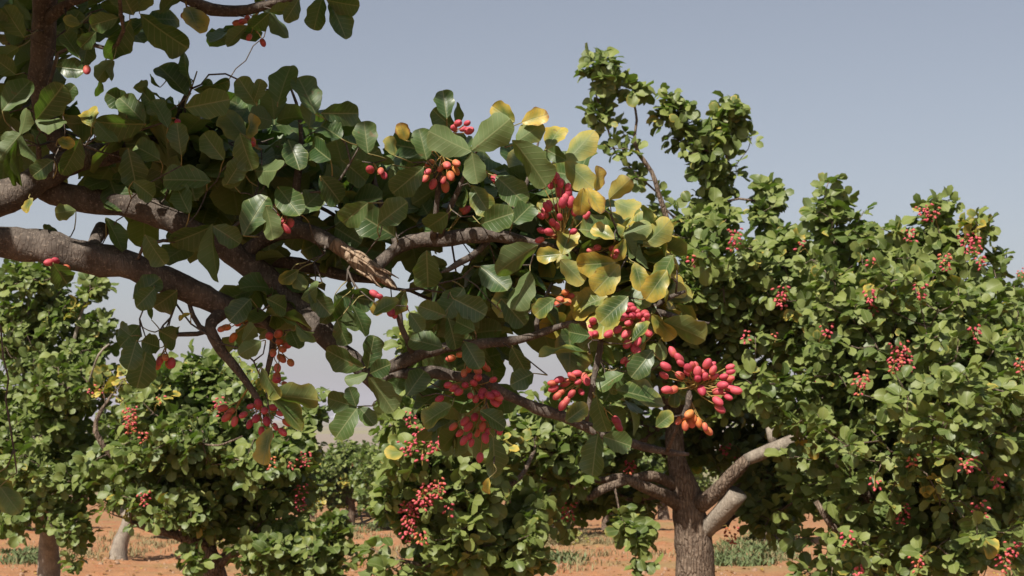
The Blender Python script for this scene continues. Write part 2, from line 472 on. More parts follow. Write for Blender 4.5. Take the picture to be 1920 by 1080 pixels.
def shoot_leaves(ends, dirs, size0=.072, count=(4, 7), spread=.13, yellow=.04, droop=.25):
    """compound leaves of three leaflets, spiralling round the last part of each shoot"""
    O, Y, Z, LN, WD, AG, RD = [], [], [], [], [], [], []
    for e, d in zip(ends, dirs):
        d = unit(d + np.array([0, 0, .15])); a0 = RNG.uniform(0, 6.28)
        ref = unit(np.cross(d, [0.3, .2, 1.0])); r2 = np.cross(d, ref)
        k = RNG.integers(count[0], count[1] + 1)
        old = RNG.random() < yellow; sr = RNG.random(); size = size0 * RNG.uniform(.76, 1.16)
        for i in range(k):
            a = a0 + i * 2.4; s_ = RNG.uniform(0, spread) * (i / k)
            rad = ref * math.cos(a) + r2 * math.sin(a)
            pd = unit(rad * RNG.uniform(.6, 1.2) + d * RNG.uniform(.1, .9) + np.array([0, 0, -droop * RNG.random()]))
            pl = size * RNG.uniform(.35, .8)
            hub = e - d * s_ + pd * pl
            nrm = unit(np.array([0, 0, .55]) + SUN * .75 + d * .25 + rad * .25 + RNG.normal(0, .55, 3))
            sd_ = unit(np.cross(pd, nrm)); nn = np.cross(sd_, pd)
            for b in (-1, 0, 1):
                if b and RNG.random() < .1: continue
                ax = unit(pd * (1.0 if b == 0 else .30) + sd_ * b * 1.0 + nn * RNG.normal(0, .18))
                ln = size * RNG.uniform(.78, 1.22) * (1.1 if b == 0 else .92)
                O.append(hub + ax * .004); Y.append(ax); Z.append(unit(nn + RNG.normal(0, .28, 3)))
                LN.append(ln); WD.append(ln * RNG.uniform(.74, .95))
                AG.append(RNG.uniform(.3, .7) if old else (RNG.uniform(.2, .45) if RNG.random() < .06 else 0.0))
                RD.append((sr * .5 + RNG.random() * .5))
    return dict(o=np.array(O), y=np.array(Y), z=np.array(Z), len=np.array(LN), wid=np.array(WD), age=np.array(AG), rnd=np.array(RD))

# ------------------------------------------------------------------ nuts
def nut_template(nu, nv):
    V, uv = [], []
    for i in range(nu + 1):
        u = i / nu; a = u * math.pi
        r = .5 * math.sin(a) ** .85 * (1 - .10 * (u - .5)); y = .5 - .5 * math.cos(a)
        y = y + (.05 if i == nu else 0)
        for j in range(nv):
            b = 2 * math.pi * j / nv
            V.append((r * math.cos(b), y, r * math.sin(b) * .92)); uv.append((u, j / nv))
    Q = [(i * nv + j, (i + 1) * nv + j, (i + 1) * nv + (j + 1) % nv, i * nv + (j + 1) % nv) for i in range(nu) for j in range(nv)]
    return np.array(V), np.array(Q), np.array(uv)
NUT = nut_template(9, 12); NUTL = nut_template(4, 6)
_nutmesh = {}
def nut_mesh(hue):
    a = min(4, max(0, int(round(hue * 4))))
    if a not in _nutmesh:
        V, Q, uv = NUT
        _nutmesh[a] = new_mesh('nut', V, [Q], [M_NUT], True, {'age': np.full(len(V), a / 4), 'rnd': np.zeros(len(V))}, uv)
    return _nutmesh[a]
def cluster(parent, origin, root, nuts, hue=.1, size=.0205):
    """a fruit cluster: its stalks are one mesh, every nut is a sub-part of its own"""
    root = np.asarray(root); J = Joined(); dirs = []
    C = np.mean(nuts, 0)
    hub = root * .45 + C * .55 + np.array([0, .01, 0])
    P = catmull([root, (root * .6 + hub * .4) + RNG.normal(0, .004, 3), hub], .01)
    V, Q, T = tube(P, np.linspace(.0024, .0016, len(P)), 6); J.add(V, Q, T)
    for p in nuts:
        d = unit(p - hub * .7 - root * .3 + RNG.normal(0, .008, 3)); dirs.append(d)
        b = P[RNG.integers(len(P) // 2, len(P))]
        s0 = p - d * size * .5
        q = catmull([b, (b + s0) / 2 + RNG.normal(0, .003, 3) - np.array([0, 0, .003]), s0], .008)
        V, Q, T = tube(q, np.linspace(.0012, .0009, len(q)), 5); J.add(V, Q, T)
    c = link('fruit_cluster', J.mesh('fruit_cluster', [M_STALK], True, origin), parent)
    for p, d in zip(nuts, dirs):
        h = hue + RNG.normal(0.03, .2)
        o = link('nut', nut_mesh(h), c)
        s = size * RNG.uniform(.78, 1.15); q = Vector(d).to_track_quat('Y', 'Z').to_matrix().to_4x4()
        o.matrix_local = Matrix.Translation(Vector(p - origin - d * s * .5)) @ q @ Matrix.Diagonal((s * .72, s, s * .70, 1))
    return c
def far_cluster(parent, origin, top, n, hue, length=.11, wid=.035, size=.0215):
    V0, Q0, uv0 = NUTL; Vs, Qs, A, U, Rr = [], [], [], [], []; b = 0
    for i in range(n):
        t = (i + .5) / n; a = i * 2.4
        c = top + np.array([0, 0, -length * t * .8]) + np.array([math.cos(a), math.sin(a) * .8, 0]) * wid * (1.1 - .5 * t) * RNG.uniform(.5, 1.2) + RNG.normal(0, .006, 3)
        d = unit(np.array([math.cos(a), math.sin(a), -.5]) + RNG.normal(0, .3, 3))
        q = np.array(Vector(d).to_track_quat('Y', 'Z').to_matrix()); s = size * RNG.uniform(.85, 1.15)
        Vs.append((V0 * [s * .66, s, s * .66]) @ q.T + c - origin); Qs.append(Q0 + b); b += len(V0)
        A.append(np.full(len(V0), np.clip(hue + RNG.normal(0, .15), 0, 1))); Rr.append(np.full(len(V0), RNG.random())); U.append(uv0)
    me = new_mesh('fruit_cluster', np.vstack(Vs), [np.vstack(Qs)], [M_NUT], True, {'age': np.concatenate(A), 'rnd': np.concatenate(Rr)}, np.vstack(U))
    return link('fruit_cluster', me, parent, 'stuff')

# ================================================================== the large structure: ground, fields, hills
def graded(a, b, lo, hi, step, growth):
    """coordinates that are step apart between a and b and widen outwards to lo and hi"""
    mid = list(np.arange(a, b + 1e-6, step)); s = step; x = mid[0]; left = []
    while x > lo: s *= growth; x -= s; left.append(x)
    s = step; x = mid[-1]; right = []
    while x < hi: s *= growth; x += s; right.append(x)
    return np.array(left[::-1] + mid + right)
def soil_material():
    m, nt = mat('red_soil'); g = G(nt)
    geo = g.n('NewGeometry'); pos = geo.outputs['Position']
    a = g.noise(.5, pos, 3); b_ = g.noise(5, pos, 5, .6); c_ = g.noise(38, pos, 4, .6)
    col = g.mix(a, (.225, .110, .052), (.300, .160, .084))
    col = g.mix(g.math('MULTIPLY', g.step(.50, .70, b_), .6), col, (.26, .088, .036))
    col = g.mix(g.math('MULTIPLY', g.step(.60, .74, c_), .7), col, (.52, .30, .16))
    sep = g.n('SeparateXYZ'); g.l(pos, sep.inputs[0])
    grassy = g.math('MULTIPLY', g.step(.50, .66, g.noise(.33, pos, 4)), .55)
    col = g.mix(grassy, col, g.mix(c_, (.21, .16, .075), (.14, .13, .05)))
    far = g.step(60, 190, sep.outputs[1])
    mp = g.n('Mapping'); mp.inputs['Scale'].default_value = (.0018, .0075, 1); g.l(pos, mp.inputs['Vector'])
    fld = g.n('TexVoronoi'); fld.inputs['Scale'].default_value = 1.0; g.l(mp.outputs[0], fld.inputs['Vector'])
    fs = g.n('SeparateColor'); g.l(fld.outputs['Color'], fs.inputs[0])
    fcol = g.mix(g.step(.35, .4, fs.outputs[0]), (.12, .125, .06), (.20, .165, .13))
    fcol = g.mix(g.step(.72, .75, fs.outputs[1]), fcol, (.20, .18, .10))
    col = g.mix(far, col, fcol)
    b = g.n('BsdfPrincipled'); b.inputs['Roughness'].default_value = .95; b.inputs['Specular IOR Level'].default_value = .15
    g.l(col, b.inputs['Base Color'])
    bp = g.n('Bump'); bp.inputs['Distance'].default_value = .03; bp.inputs['Strength'].default_value = .8
    g.l(g.math('ADD', g.math('MULTIPLY', c_, .6), b_), bp.inputs['Height']); g.l(bp.outputs[0], b.inputs['Normal'])
    o = g.n('OutputMaterial'); g.l(b.outputs[0], o.inputs['Surface'])
    return m
M_SOIL = soil_material()
gx = graded(-8, 10, -4500, 4500, .075, 1.09); gy = graded(9, 34, -60, 6000, .07, 1.07)
GV = np.array([(x, y, ground_z(x, y)) for y in gy for x in gx])
nx = len(gx); ii = (np.arange(len(gy) - 1)[:, None] * nx + np.arange(nx - 1)[None]).ravel()
link('ground', new_mesh('ground', GV, [np.stack([ii, ii + 1, ii + nx + 1, ii + nx], -1)], [M_SOIL]), None, 'structure')
def hills(name, dist, top, seed, col, col2):
    xs = np.linspace(-dist, dist, 260); rows = np.linspace(0, 1, 14); V = []
    for t in rows:
        for x in xs:
            h = top * (.62 + .5 * noise.noise((x / dist * 2.6, seed, 0)) + .14 * noise.noise((x / dist * 13, seed, t * 2)))
            prof = math.sin(min(1, t * 1.25) * math.pi / 2) ** 1.5
            V.append((x, dist + t * dist * .45, base_z(0, dist) - 3 + max(h, 1) * prof + 2.5 * noise.noise((x * .004, t * 5, seed))))
    n = len(xs); i = (np.arange(13)[:, None] * n + np.arange(n - 1)[None]).ravel()
    link(name, new_mesh(name, V, [np.stack([i, i + 1, i + n + 1, i + n], -1)], [plain(name + '_scrub', col, .95, col2, .004)]), None, 'structure')
hills('hills', 3300, 15, 4.2, (.16, .15, .09), (.30, .24, .16))
hills('hills_beyond', 6100, 44, 9.1, (.15, .15, .11), (.25, .22, .17))

# dry grass, weeds and stones: nobody could count them
def blades(name, spots, m, hmin, hmax, wid, per, spread):
    V, Q = [], []; b = 0
    for (x, y, r) in spots:
        for _ in range(per):
            a = RNG.uniform(0, 6.28); rr = r * math.sqrt(RNG.random())
            px_, py_ = x + rr * math.cos(a), y + rr * math.sin(a) * .8; z = ground_z(px_, py_)
            h = RNG.uniform(hmin, hmax); t = RNG.uniform(0, 6.28); w = wid * RNG.uniform(.6, 1.3)
            ln = RNG.uniform(.1, spread) * h; dx, dy = math.cos(t), math.sin(t)
            wx, wy = -dy * w, dx * w
            V += [(px_ - wx, py_ - wy, z - .01), (px_ + wx, py_ + wy, z - .01),
                  (px_ + dx * ln * .4 - wx * .8, py_ + dy * ln * .4 - wy * .8, z + h * .6), (px_ + dx * ln * .4 + wx * .8, py_ + dy * ln * .4 + wy * .8, z + h * .6),
                  (px_ + dx * ln, py_ + dy * ln, z + h)]
            Q += [(b, b + 1, b + 3, b + 2), (b + 2, b + 3, b + 4, b + 4)]; b += 5
    Q = np.array(Q); q = Q[0::2]; t = Q[1::2][:, :3]
    return link(name, new_mesh(name, V, [q, t], [m], False), None, 'stuff')
def gp(px, py):                    # the ground point behind a pixel of the photograph
    d = 10.0
    for _ in range(60):
        p = at(px, py, d); e = p[2] - ground_z(p[0], p[1])
        d += max(-2, min(2, e * 6))
        if abs(e) < .004: break
    return p[0], p[1]
M_STRAW = plain('dry_grass', (.21, .165, .085), .8, (.15, .13, .06), 3)
M_WEED = plain('green_weed', (.055, .085, .030), .6, (.11, .13, .05), 6)
sp = []
for (a, b_, c_, d_, n) in ((520, 960, 760, 1010, 46), (930, 1000, 1180, 1024, 46), (180, 1000, 560, 1045, 40), (560, 1000, 900, 1075, 20), (940, 1020, 1260, 1075, 14), (1340, 1010, 1500, 1060, 22), (0, 1000, 190, 1060, 14)):
    for _ in range(n): x, y = gp(RNG.uniform(a, c_), RNG.uniform(b_, d_)); sp.append((x, y, RNG.uniform(.1, .45)))
blades('dry_grass', sp, M_STRAW, .03, .12, .007, 40, 1.4)
sp = []
for (a, b_, c_, d_, n) in ((1340, 1025, 1480, 1060, 44), (10, 1035, 90, 1062, 20), (590, 985, 760, 1000, 14), (990, 1040, 1080, 1068, 9), (1390, 1000, 1500, 1030, 20), (840, 1000, 930, 1015, 6)):
    for _ in range(n): x, y = gp(RNG.uniform(a, c_), RNG.uniform(b_, d_)); sp.append((x, y, RNG.uniform(.12, .4)))
blades('green_weeds', sp, M_WEED, .03, .10, .014, 44, 2.6)
J = Joined()
for _ in range(1700):
    x, y = gp(RNG.uniform(-50, 1980), RNG.uniform(965, 1100))
    r = RNG.uniform(.008, .022) * (1.8 if RNG.random() < .08 else 1); z = ground_z(x, y)
    a = np.array([(math.cos(t), math.sin(t)) for t in np.arange(5) * 1.2566 + RNG.uniform(0, 6)])
    V = [(x + q[0] * r * RNG.uniform(.8, 1.2), y + q[1] * r, z - .006) for q in a] + [(x + q[0] * r * .7, y + q[1] * r * .65, z + r * RNG.uniform(.5, .9)) for q in a] + [(x, y, z + r * .95)]
    J.add(np.array(V), [(i, (i + 1) % 5, 5 + (i + 1) % 5, 5 + i) for i in range(5)], [(5 + i, 5 + (i + 1) % 5, 10) for i in range(5)])
link('pebbles', J.mesh('pebbles', [plain('stone', (.18, .10, .06), .9, (.27, .18, .12), 5)], False), None, 'stuff')

# ================================================================== trees of the orchard
SUNSET = []
def px3(pts, d0=None):
    return np.array([at(p[0], p[1], p[2] if len(p) > 2 else d0) for p in pts])
def blob_points(blobs, n, shell=.6):
    w = np.array([b[3] * b[4] * b[5] * b[2] ** 2 * (b[6] if len(b) > 6 else 1) for b in blobs]); w = w ** .9; w /= w.sum()
    out = []
    while len(out) < n:
        b = blobs[RNG.choice(len(blobs), p=w)]
        v = RNG.normal(0, 1, 3); v /= np.linalg.norm(v); v *= RNG.random() ** shell
        p = at(b[0] + v[0] * b[3], b[1] + v[1] * b[4], b[2] + v[2] * b[5])
        if b[3] * b[2] > 450 and noise.noise(Vector(p * 2.1)) < -.06 and RNG.random() < .6: continue     # holes and ragged edges
        if p[2] > ground_z(p[0], p[1]) + .12: out.append(p)
    return np.array(out)
TREES = []
def orchard_tree(label, d, base, trunk, limbs, blobs, n, size=.067, yellow=.03, nuts=(), bark=None, spread=.17, keep=None, gold=(), leaf_n=290, name='pistachio_tree', cat='tree', group='pistachio trees of the orchard', count=(3, 6)):
    """trunk and limbs are (px, py, depth, width_px) polylines; blobs are the clumps of the crown"""
    bp = at(*base); gz = ground_z(bp[0], bp[1]); origin = np.array([bp[0], bp[1], gz])
    root = thing(name, label, cat, origin, group)
    S = Skeleton()
    T = [(origin[0], origin[1], gz - .12)] + [tuple(at(p[0], p[1], p[2])) for p in trunk]
    rT = [trunk[0][3] * trunk[0][2] / FPX / 2 * 1.35] + [p[3] * p[2] / FPX / 2 for p in trunk]
    S.poly(T, rT, step=.07, name='trunk')
    for lb in limbs:
        nm = 'limb'
        if isinstance(lb[0], str): nm, lb = lb[0], lb[1:]
        P = [at(p[0], p[1], p[2]) for p in lb]; j = S.nearest(P[0])
        S.poly(P, [p[3] * p[2] / FPX / 2 for p in lb], parent=j, step=.06, name=nm)
    pts = blob_points(blobs, n)
    pts = np.array([q for q in pts if not sun_gap(q, STUBS)])
    if keep is not None: pts = pts[[keep(*[float(q[0]) for q in project(p)]) for p in pts]]
    k = RNG.random(len(pts)) < .16                      # some shoots run out past the rest of the crown
    pts[k] += unit(RNG.normal(0, 1, (int(k.sum()), 3)) + [0, 0, .9]) * RNG.uniform(.04, .15, (int(k.sum()), 1))
    if keep is not None: pts = pts[[keep(*[float(q[0]) for q in project(p)]) for p in pts]]
    dirs, _ = S.grow(list(pts), step=.11)
    L = shoot_leaves(pts, dirs, size, yellow=yellow, spread=spread, count=count)
    lx, ly, ld = project(L['o'])
    for (gx_, gy_, gr) in gold:                          # a branch that has turned yellow
        q = np.hypot(lx - gx_, ly - gy_) < gr; L['age'][q] = RNG.uniform(.3, .8, int(q.sum()))
    # leaves of the lower shoots never lie below the soil
    tip = L['o'] + L['y'] * L['len'][:, None]
    ok = np.array([min(a[2], b[2]) > ground_z(a[0], a[1]) + .03 for a, b in zip(L['o'], tip)])
    L = take(L, ok)
    TREES.append(dict(root=root, origin=origin, S=S, L=L, bark=bark or M_BARK2, nuts=nuts, leaf_n=leaf_n, pts=pts))
    return TREES[-1]

def sun_gap(p, spots):
    for (q, r, *m) in spots:
        v = p - q; t = v @ SUN
        if t > (m[0] if m else -.05) and np.linalg.norm(v - SUN * t) < r: return True
    return False
STUBS = [(at(1382, 925, 8.75), .30), (at(1490, 825, 8.5), .25), (at(1445, 800, 8.65), .22), (at(1040, 850, 8.5), .42, .3), (at(1180, 975, 8.4), .36, .3), (at(1110, 790, 8.5), .35, .3), (at(1300, 1060, 8.9), .1), (at(1215, 915, 8.7), .12)]
def clear_of_trunk(x, y, d):       # the crown leaves the trunk of the tree in the open
    return not (1225 < x < 1385 and y > 850 and d < 9.15) and not (1100 < x < 1260 and 875 < y < 960 and d < 9.1) and not (1435 < x < 1540 and 785 < y < 865 and d < 9.0)
orchard_tree('pistachio tree with a thick forked grey trunk standing in the open on red soil', 9, (1306, 1400, 9.0),
    [(1306, 1200, 9, 80), (1304, 1060, 9, 74), (1296, 985, 9, 66), (1286, 930, 9, 58), (1270, 870, 8.95, 38), (1264, 815, 9.0, 33), (1272, 740, 9.1, 26), (1290, 650, 9.2, 20)],
    [[(1272, 740, 9.1, 22), (1340, 660, 9.1, 17), (1420, 580, 9.1, 12), (1470, 480, 9.1, 7)],
     [(1288, 955, 9, 30), (1250, 930, 8.9, 28), (1205, 912, 8.75, 22), (1165, 895, 8.7, 17), (1120, 900, 8.8, 13), (1085, 870, 8.9, 8)],
     [(1276, 915, 9, 24), (1225, 893, 8.8, 20), (1170, 903, 8.7, 16), (1120, 922, 8.6, 18), (1105, 935, 8.6, 10)],
     [(1312, 945, 8.95, 34), (1340, 925, 8.85, 30), (1368, 895, 8.75, 26), (1400, 862, 8.7, 22)],
     ['cut_limb', (1316, 1000, 9.0, 34), (1345, 970, 8.9, 36), (1375, 935, 8.8, 38), (1383, 922, 8.78, 38)],
     ['cut_limb', (1400, 862, 8.75, 25), (1440, 845, 8.65, 25), (1480, 830, 8.55, 25), (1516, 812, 8.5, 23)],
     ['cut_limb', (1452, 838, 8.65, 20), (1445, 812, 8.65, 18), (1440, 785, 8.7, 15)],
     [(1264, 815, 9.0, 22), (1240, 700, 9.1, 17), (1250, 560, 9.1, 13), (1255, 440, 9.05, 11), (1234, 360, 9, 9), (1222, 322, 9, 8.5), (1196, 286, 9, 8), (1189, 262, 9, 6.5), (1194, 225, 9, 5), (1188, 190, 9, 4)],
     [(1290, 650, 9.2, 16), (1340, 520, 9.2, 13), (1350, 400, 9.15, 9), (1362, 300, 9.1, 6), (1360, 250, 9.1, 4)]],
    [(1125, 132, 9, 32, 26, .14, 5), (1190, 172, 9, 18, 14, .12, 6), (1128, 208, 9, 38, 24, .14, 3.5), (1150, 268, 9, 28, 24, .15, 3.5), (1262, 208, 9.05, 32, 28, .15, 4.5), (1370, 222, 9.1, 30, 32, .15, 4.5),
     (1310, 265, 9.05, 66, 26, .16, 3), (1345, 316, 9.1, 44, 36, .18, 3), (1198, 332, 9, 16, 8, .08, 5), (1225, 262, 9, 20, 10, .1, 4),
     (1320, 420, 9.1, 75, 55, .5, 1.5), (1225, 420, 9.2, 25, 30, .2, 2), (1350, 560, 8.7, 220, 130, 1.2), (1444, 385, 9, 28, 36, .22, 5), (1490, 465, 9, 70, 50, .6, 1.2), (1210, 600, 8.8, 130, 130, .9),
     (1480, 690, 8.3, 150, 140, .9), (1130, 800, 9.5, 130, 110, .7), (1090, 885, 9.6, 110, 90, .5), (1190, 1000, 8.9, 55, 60, .25), (1190, 930, 9.7, 70, 70, .4, 1.4), (1030, 870, 9.8, 70, 90, .4), (1040, 850, 8.5, 80, 60, .25, 2.5), (1110, 790, 8.5, 60, 60, .25, 2), (1150, 960, 8.5, 34, 26, .15, 3), (1192, 1005, 8.4, 32, 34, .15, 3), (1222, 1052, 8.3, 36, 34, .15, 3), (1385, 790, 10.1, 100, 80, .3, 1.6), (1290, 830, 10.1, 90, 80, .3, 1.6), (1330, 720, 9.9, 110, 70, .3, 1.2), (1420, 870, 10.2, 80, 60, .3, 1.4), (1470, 800, 9.9, 60, 70, .3, 1.2), (1010, 950, 8.8, 40, 50, .2, 2), (1450, 930, 9.9, 90, 60, .5, 1.2), (1420, 860, 9.9, 90, 60, .5), (1065, 1000, 9.2, 36, 38, .2), (1390, 730, 8.6, 140, 90, .6)],
    1750, yellow=.012, nuts=[(1378, 448, .05, 16), (1372, 470, .05, 8), (1296, 497, .15, 6), (1466, 555, .1, 18), (1462, 572, .1, 12), (1400, 640, .05, 8), (1068, 962, .35, 22), (1182, 880, .1, 12), (1360, 850, .1, 12), (1385, 872, .1, 6), (1010, 985, .75, 20), (1372, 1005, .55, 22), (1548, 628, .15, 9), (1180, 888, .5, 8), (1452, 640, .4, 4)], keep=clear_of_trunk)

orchard_tree('broad dense pistachio tree crowded with red fruit, its trunk hidden by low foliage', 8.5, (1690, 1500, 8.6),
    [(1690, 1300, 8.6, 90), (1700, 1130, 8.6, 80), (1710, 1040, 8.6, 66), (1700, 960, 8.6, 50), (1700, 880, 8.7, 36)],
    [[(1705, 1010, 8.6, 40), (1660, 960, 8.3, 28), (1600, 900, 8.1, 22), (1560, 850, 8.0, 16), (1540, 780, 8.1, 10)],
     [(1705, 1030, 8.6, 36), (1640, 1010, 8.2, 26), (1585, 1000, 7.9, 20), (1556, 980, 7.8, 16), (1530, 940, 7.8, 9)],
     [(1700, 950, 8.6, 34), (1740, 880, 8.3, 26), (1790, 800, 8.1, 20), (1840, 700, 8.2, 14), (1850, 600, 8.3, 9)],
     [(1700, 880, 8.7, 30), (1690, 780, 8.5, 22), (1650, 650, 8.4, 16), (1600, 540, 8.4, 10), (1560, 440, 8.4, 6)],
     [(1700, 900, 8.7, 28), (1750, 760, 8.6, 20), (1750, 620, 8.5, 14), (1755, 500, 8.5, 9), (1750, 420, 8.5, 6)],
     [(1745, 790, 7.7, 10), (1768, 768, 7.6, 10), (1790, 740, 7.7, 7)],
     [(1715, 690, 7.7, 4), (1760, 688, 7.55, 4.5), (1790, 676, 7.5, 3.5)]],
    [(1552, 388, 8.5, 34, 32, .25, 3.5), (1450, 940, 9.6, 80, 70, .4),  (1598, 445, 8.5, 60, 38, .4, 1.5), (1665, 470, 8.5, 50, 36, .35, 1.5), (1756, 384, 8.5, 36, 30, .2, 4), (1745, 455, 8.5, 50, 46, .35, 1.3), (1830, 428, 8.5, 38, 28, .18, 3), (1868, 495, 8.5, 26, 28, .16, 2.5),
     (1690, 580, 8.5, 215, 120, 1.1), (1570, 560, 8.4, 110, 110, .8), (1780, 780, 8.2, 200, 190, 1.3), (1600, 820, 8.4, 150, 160, 1.1), (1660, 1000, 8.2, 150, 110, .9), (1850, 960, 8.0, 120, 150, .9), (1560, 1060, 8.2, 80, 60, .5), (1880, 700, 8.2, 90, 120, .8)],
    1600, yellow=.02, gold=[(1822, 425, 17), (1625, 375, 14), (1590, 420, 14)], nuts=[(1732, 402, .15, 16), (1748, 408, .15, 12), (1706, 446, .1, 14), (1808, 458, .05, 24), (1830, 462, .05, 18), (1772, 495, .4, 16), (1838, 500, .3, 10), (1725, 552, .05, 12), (1632, 562, .15, 12), (1640, 585, .2, 8),
     (1556, 612, .2, 8), (1826, 628, .02, 14), (1684, 660, .15, 24), (1694, 674, .2, 24), (1674, 690, .35, 12), (1618, 715, .4, 12), (1612, 730, .35, 12), (1535, 712, .2, 8), (1632, 500, .1, 5), (1824, 870, .25, 16), (1812, 880, .25, 12),
     (1690, 965, .02, 20), (1880, 1052, .3, 22), (1900, 1035, .1, 12), (1590, 1015, .02, 10), (1612, 1075, .05, 14), (1712, 870, .5, 10), (1640, 915, .2, 8), (1870, 910, .1, 10), (1838, 960, .3, 14), (1720, 1062, .4, 10), (1500, 470, .1, 5), (1915, 690, .3, 10)])

orchard_tree('pistachio tree with feathery pale top showing behind the crowded red fruited one', 12, (1985, 1100, 12.5),
    [(1985, 1000, 12.5, 50), (1975, 860, 12.5, 40), (1960, 760, 12.5, 26)],
    [[(1965, 800, 12.5, 22), (1920, 680, 12.3, 12), (1890, 600, 12.2, 6)]],
    [(1960, 640, 12.5, 110, 110, .9), (1875, 585, 12.2, 36, 22, .3), (1915, 545, 12.2, 26, 30, .2), (1950, 800, 12.5, 120, 120, .9)], 330, leaf_n=60, nuts=[(1915, 520, .3, 8)])

orchard_tree('pistachio tree with red and orange fruit hanging low over bare soil', 8, (985, 1330, 8.1),
    [(985, 1250, 8.1, 52), (985, 1120, 8.1, 44), (975, 1040, 8.1, 38), (950, 990, 8.0, 32)],
    [[(955, 1000, 8.0, 26), (925, 950, 7.9, 20), (935, 925, 7.8, 15), (975, 895, 7.8, 10), (1000, 850, 8, 7)],
     [(950, 990, 8.0, 24), (890, 940, 8.0, 17), (840, 880, 7.9, 11), (800, 820, 7.9, 7), (790, 720, 8, 5)],
     [(975, 1050, 8.1, 22), (900, 1050, 7.9, 15), (820, 1060, 7.8, 10), (740, 1050, 7.8, 6)]],
    [(830, 880, 7.8, 120, 90, .6), (755, 920, 7.8, 50, 70, .4), (850, 1000, 7.9, 110, 80, .6), (800, 780, 8.0, 100, 90, .6), (900, 800, 8.1, 110, 110, .6), (800, 640, 8.2, 55, 40, .25, 1.2), (860, 690, 8.3, 70, 60, .4), (770, 1050, 7.8, 120, 30, .4), (1000, 800, 8.4, 60, 80, .3), (965, 1035, 7.8, 55, 50, .25, 3), (1000, 960, 7.8, 40, 50, .2, 1.5), (920, 590, 8.4, 50, 40, .3)],
    800, yellow=.05, nuts=[(800, 925, .3, 22), (822, 918, .4, 18), (790, 938, .25, 20), (778, 950, .2, 16), (765, 958, .15, 16), (762, 972, .15, 12), (770, 990, .15, 16), (762, 1008, .15, 12), (790, 1015, .5, 12), (785, 815, .05, 14), (815, 828, .03, 18), (818, 842, .03, 10), (792, 868, .05, 6), (925, 605, .3, 8), (760, 845, .03, 8), (772, 848, .03, 8), (840, 965, .1, 6), (875, 480, .05, 12), (895, 560, .4, 8), (770, 790, .1, 10)])

orchard_tree('tall leafy pistachio tree with a pale speckled trunk beside green weeds', 10, (88, 1250, 10.6),
    [(88, 1160, 10.6, 46), (92, 1060, 10.6, 40), (90, 1000, 10.5, 32), (82, 950, 10.4, 22), (70, 930, 10.4, 20), (75, 880, 10.4, 17), (60, 800, 10.4, 13)],
    [[(60, 800, 10.4, 12), (45, 680, 10.4, 9), (55, 560, 10.4, 6)], [(75, 880, 10.4, 14), (120, 780, 10.3, 11), (135, 660, 10.3, 8), (160, 560, 10.3, 5)],
     [(90, 1000, 10.5, 18), (150, 930, 10.3, 12), (200, 860, 10.2, 8)], [(165, 720, 9.7, 3), (185, 665, 9.6, 4), (205, 645, 9.6, 3)]],
    [(70, 520, 10.5, 60, 34, .4, 1.2), (180, 535, 10.4, 30, 26, .2, 1.4), (20, 520, 10.5, 40, 30, .3), (110, 590, 10.5, 50, 36, .4), (60, 630, 10.5, 80, 50, .5), (165, 630, 10.5, 55, 50, .4, 1.4), (150, 700, 10.4, 70, 60, .5, 1.2), (20, 610, 10.5, 40, 60, .4), (110, 730, 10.4, 100, 110, .8), (80, 870, 10.3, 130, 90, .8), (40, 970, 10.0, 60, 40, .3), (125, 985, 9.9, 46, 55, .3), (0, 850, 10.6, 60, 130, .8), (140, 1060, 9.9, 24, 22, .2)],
    880, bark=M_LIMBCUT, yellow=.01, size=.062, nuts=[(190, 745, .15, 10), (170, 742, .3, 5)])

orchard_tree('spreading pistachio tree with one yellow branch and orange fruit clusters', 9.8, (420, 1400, 9.8),
    [(420, 1250, 9.8, 64), (408, 1130, 9.8, 56), (398, 1065, 9.7, 44), (385, 1020, 9.7, 30)],
    [[(390, 1030, 9.7, 24), (330, 1003, 9.5, 19), (275, 990, 9.4, 13), (235, 972, 9.4, 8)],
     [(385, 1020, 9.7, 26), (420, 960, 9.8, 20), (440, 880, 9.8, 14), (450, 800, 9.8, 9)],
     [(385, 1020, 9.7, 24), (350, 940, 9.8, 18), (330, 850, 9.8, 13), (350, 760, 9.8, 8)],
     [(330, 1003, 9.6, 16), (250, 900, 9.6, 13), (190, 830, 9.5, 12), (180, 790, 9.5, 9), (210, 740, 9.5, 5)],
     [(398, 1065, 9.7, 26), (470, 1010, 9.7, 18), (520, 950, 9.8, 12), (550, 880, 9.8, 7)],
     [(380, 832, 9.0, 3), (410, 835, 8.95, 4), (455, 818, 9.0, 3)]],
    [(385, 695, 10, 75, 38, .4, 1.2), (450, 740, 10, 90, 60, .6), (300, 740, 9.8, 90, 60, .6), (215, 715, 9.7, 34, 26, .15, 1.4), (320, 840, 9.7, 130, 90, .9), (460, 870, 9.8, 120, 90, .8), (230, 860, 9.7, 70, 80, .5), (430, 960, 9.7, 120, 50, .5), (300, 950, 9.3, 110, 45, .3, 1.4), (545, 900, 9.8, 50, 80, .4), (590, 775, 9.9, 14, 22, .15, 2), (572, 830, 9.9, 30, 40, .2), (370, 1055, 9.2, 26, 22, .15, 1.6), (500, 1050, 9.3, 90, 45, .4), (545, 1000, 9.5, 50, 50, .3), (610, 1060, 9.2, 70, 22, .2)],
    1200, yellow=.015, size=.064, gold=[(212, 712, 36)], nuts=[(245, 780, .2, 22), (243, 792, .5, 20), (245, 805, .6, 16), (270, 940, .3, 16), (410, 760, .1, 12), (418, 775, .2, 10), (268, 828, .5, 8), (573, 866, .1, 18), (565, 925, .08, 14), (562, 950, .05, 16), (508, 875, .7, 10), (548, 880, .4, 6), (300, 760, .3, 4)])

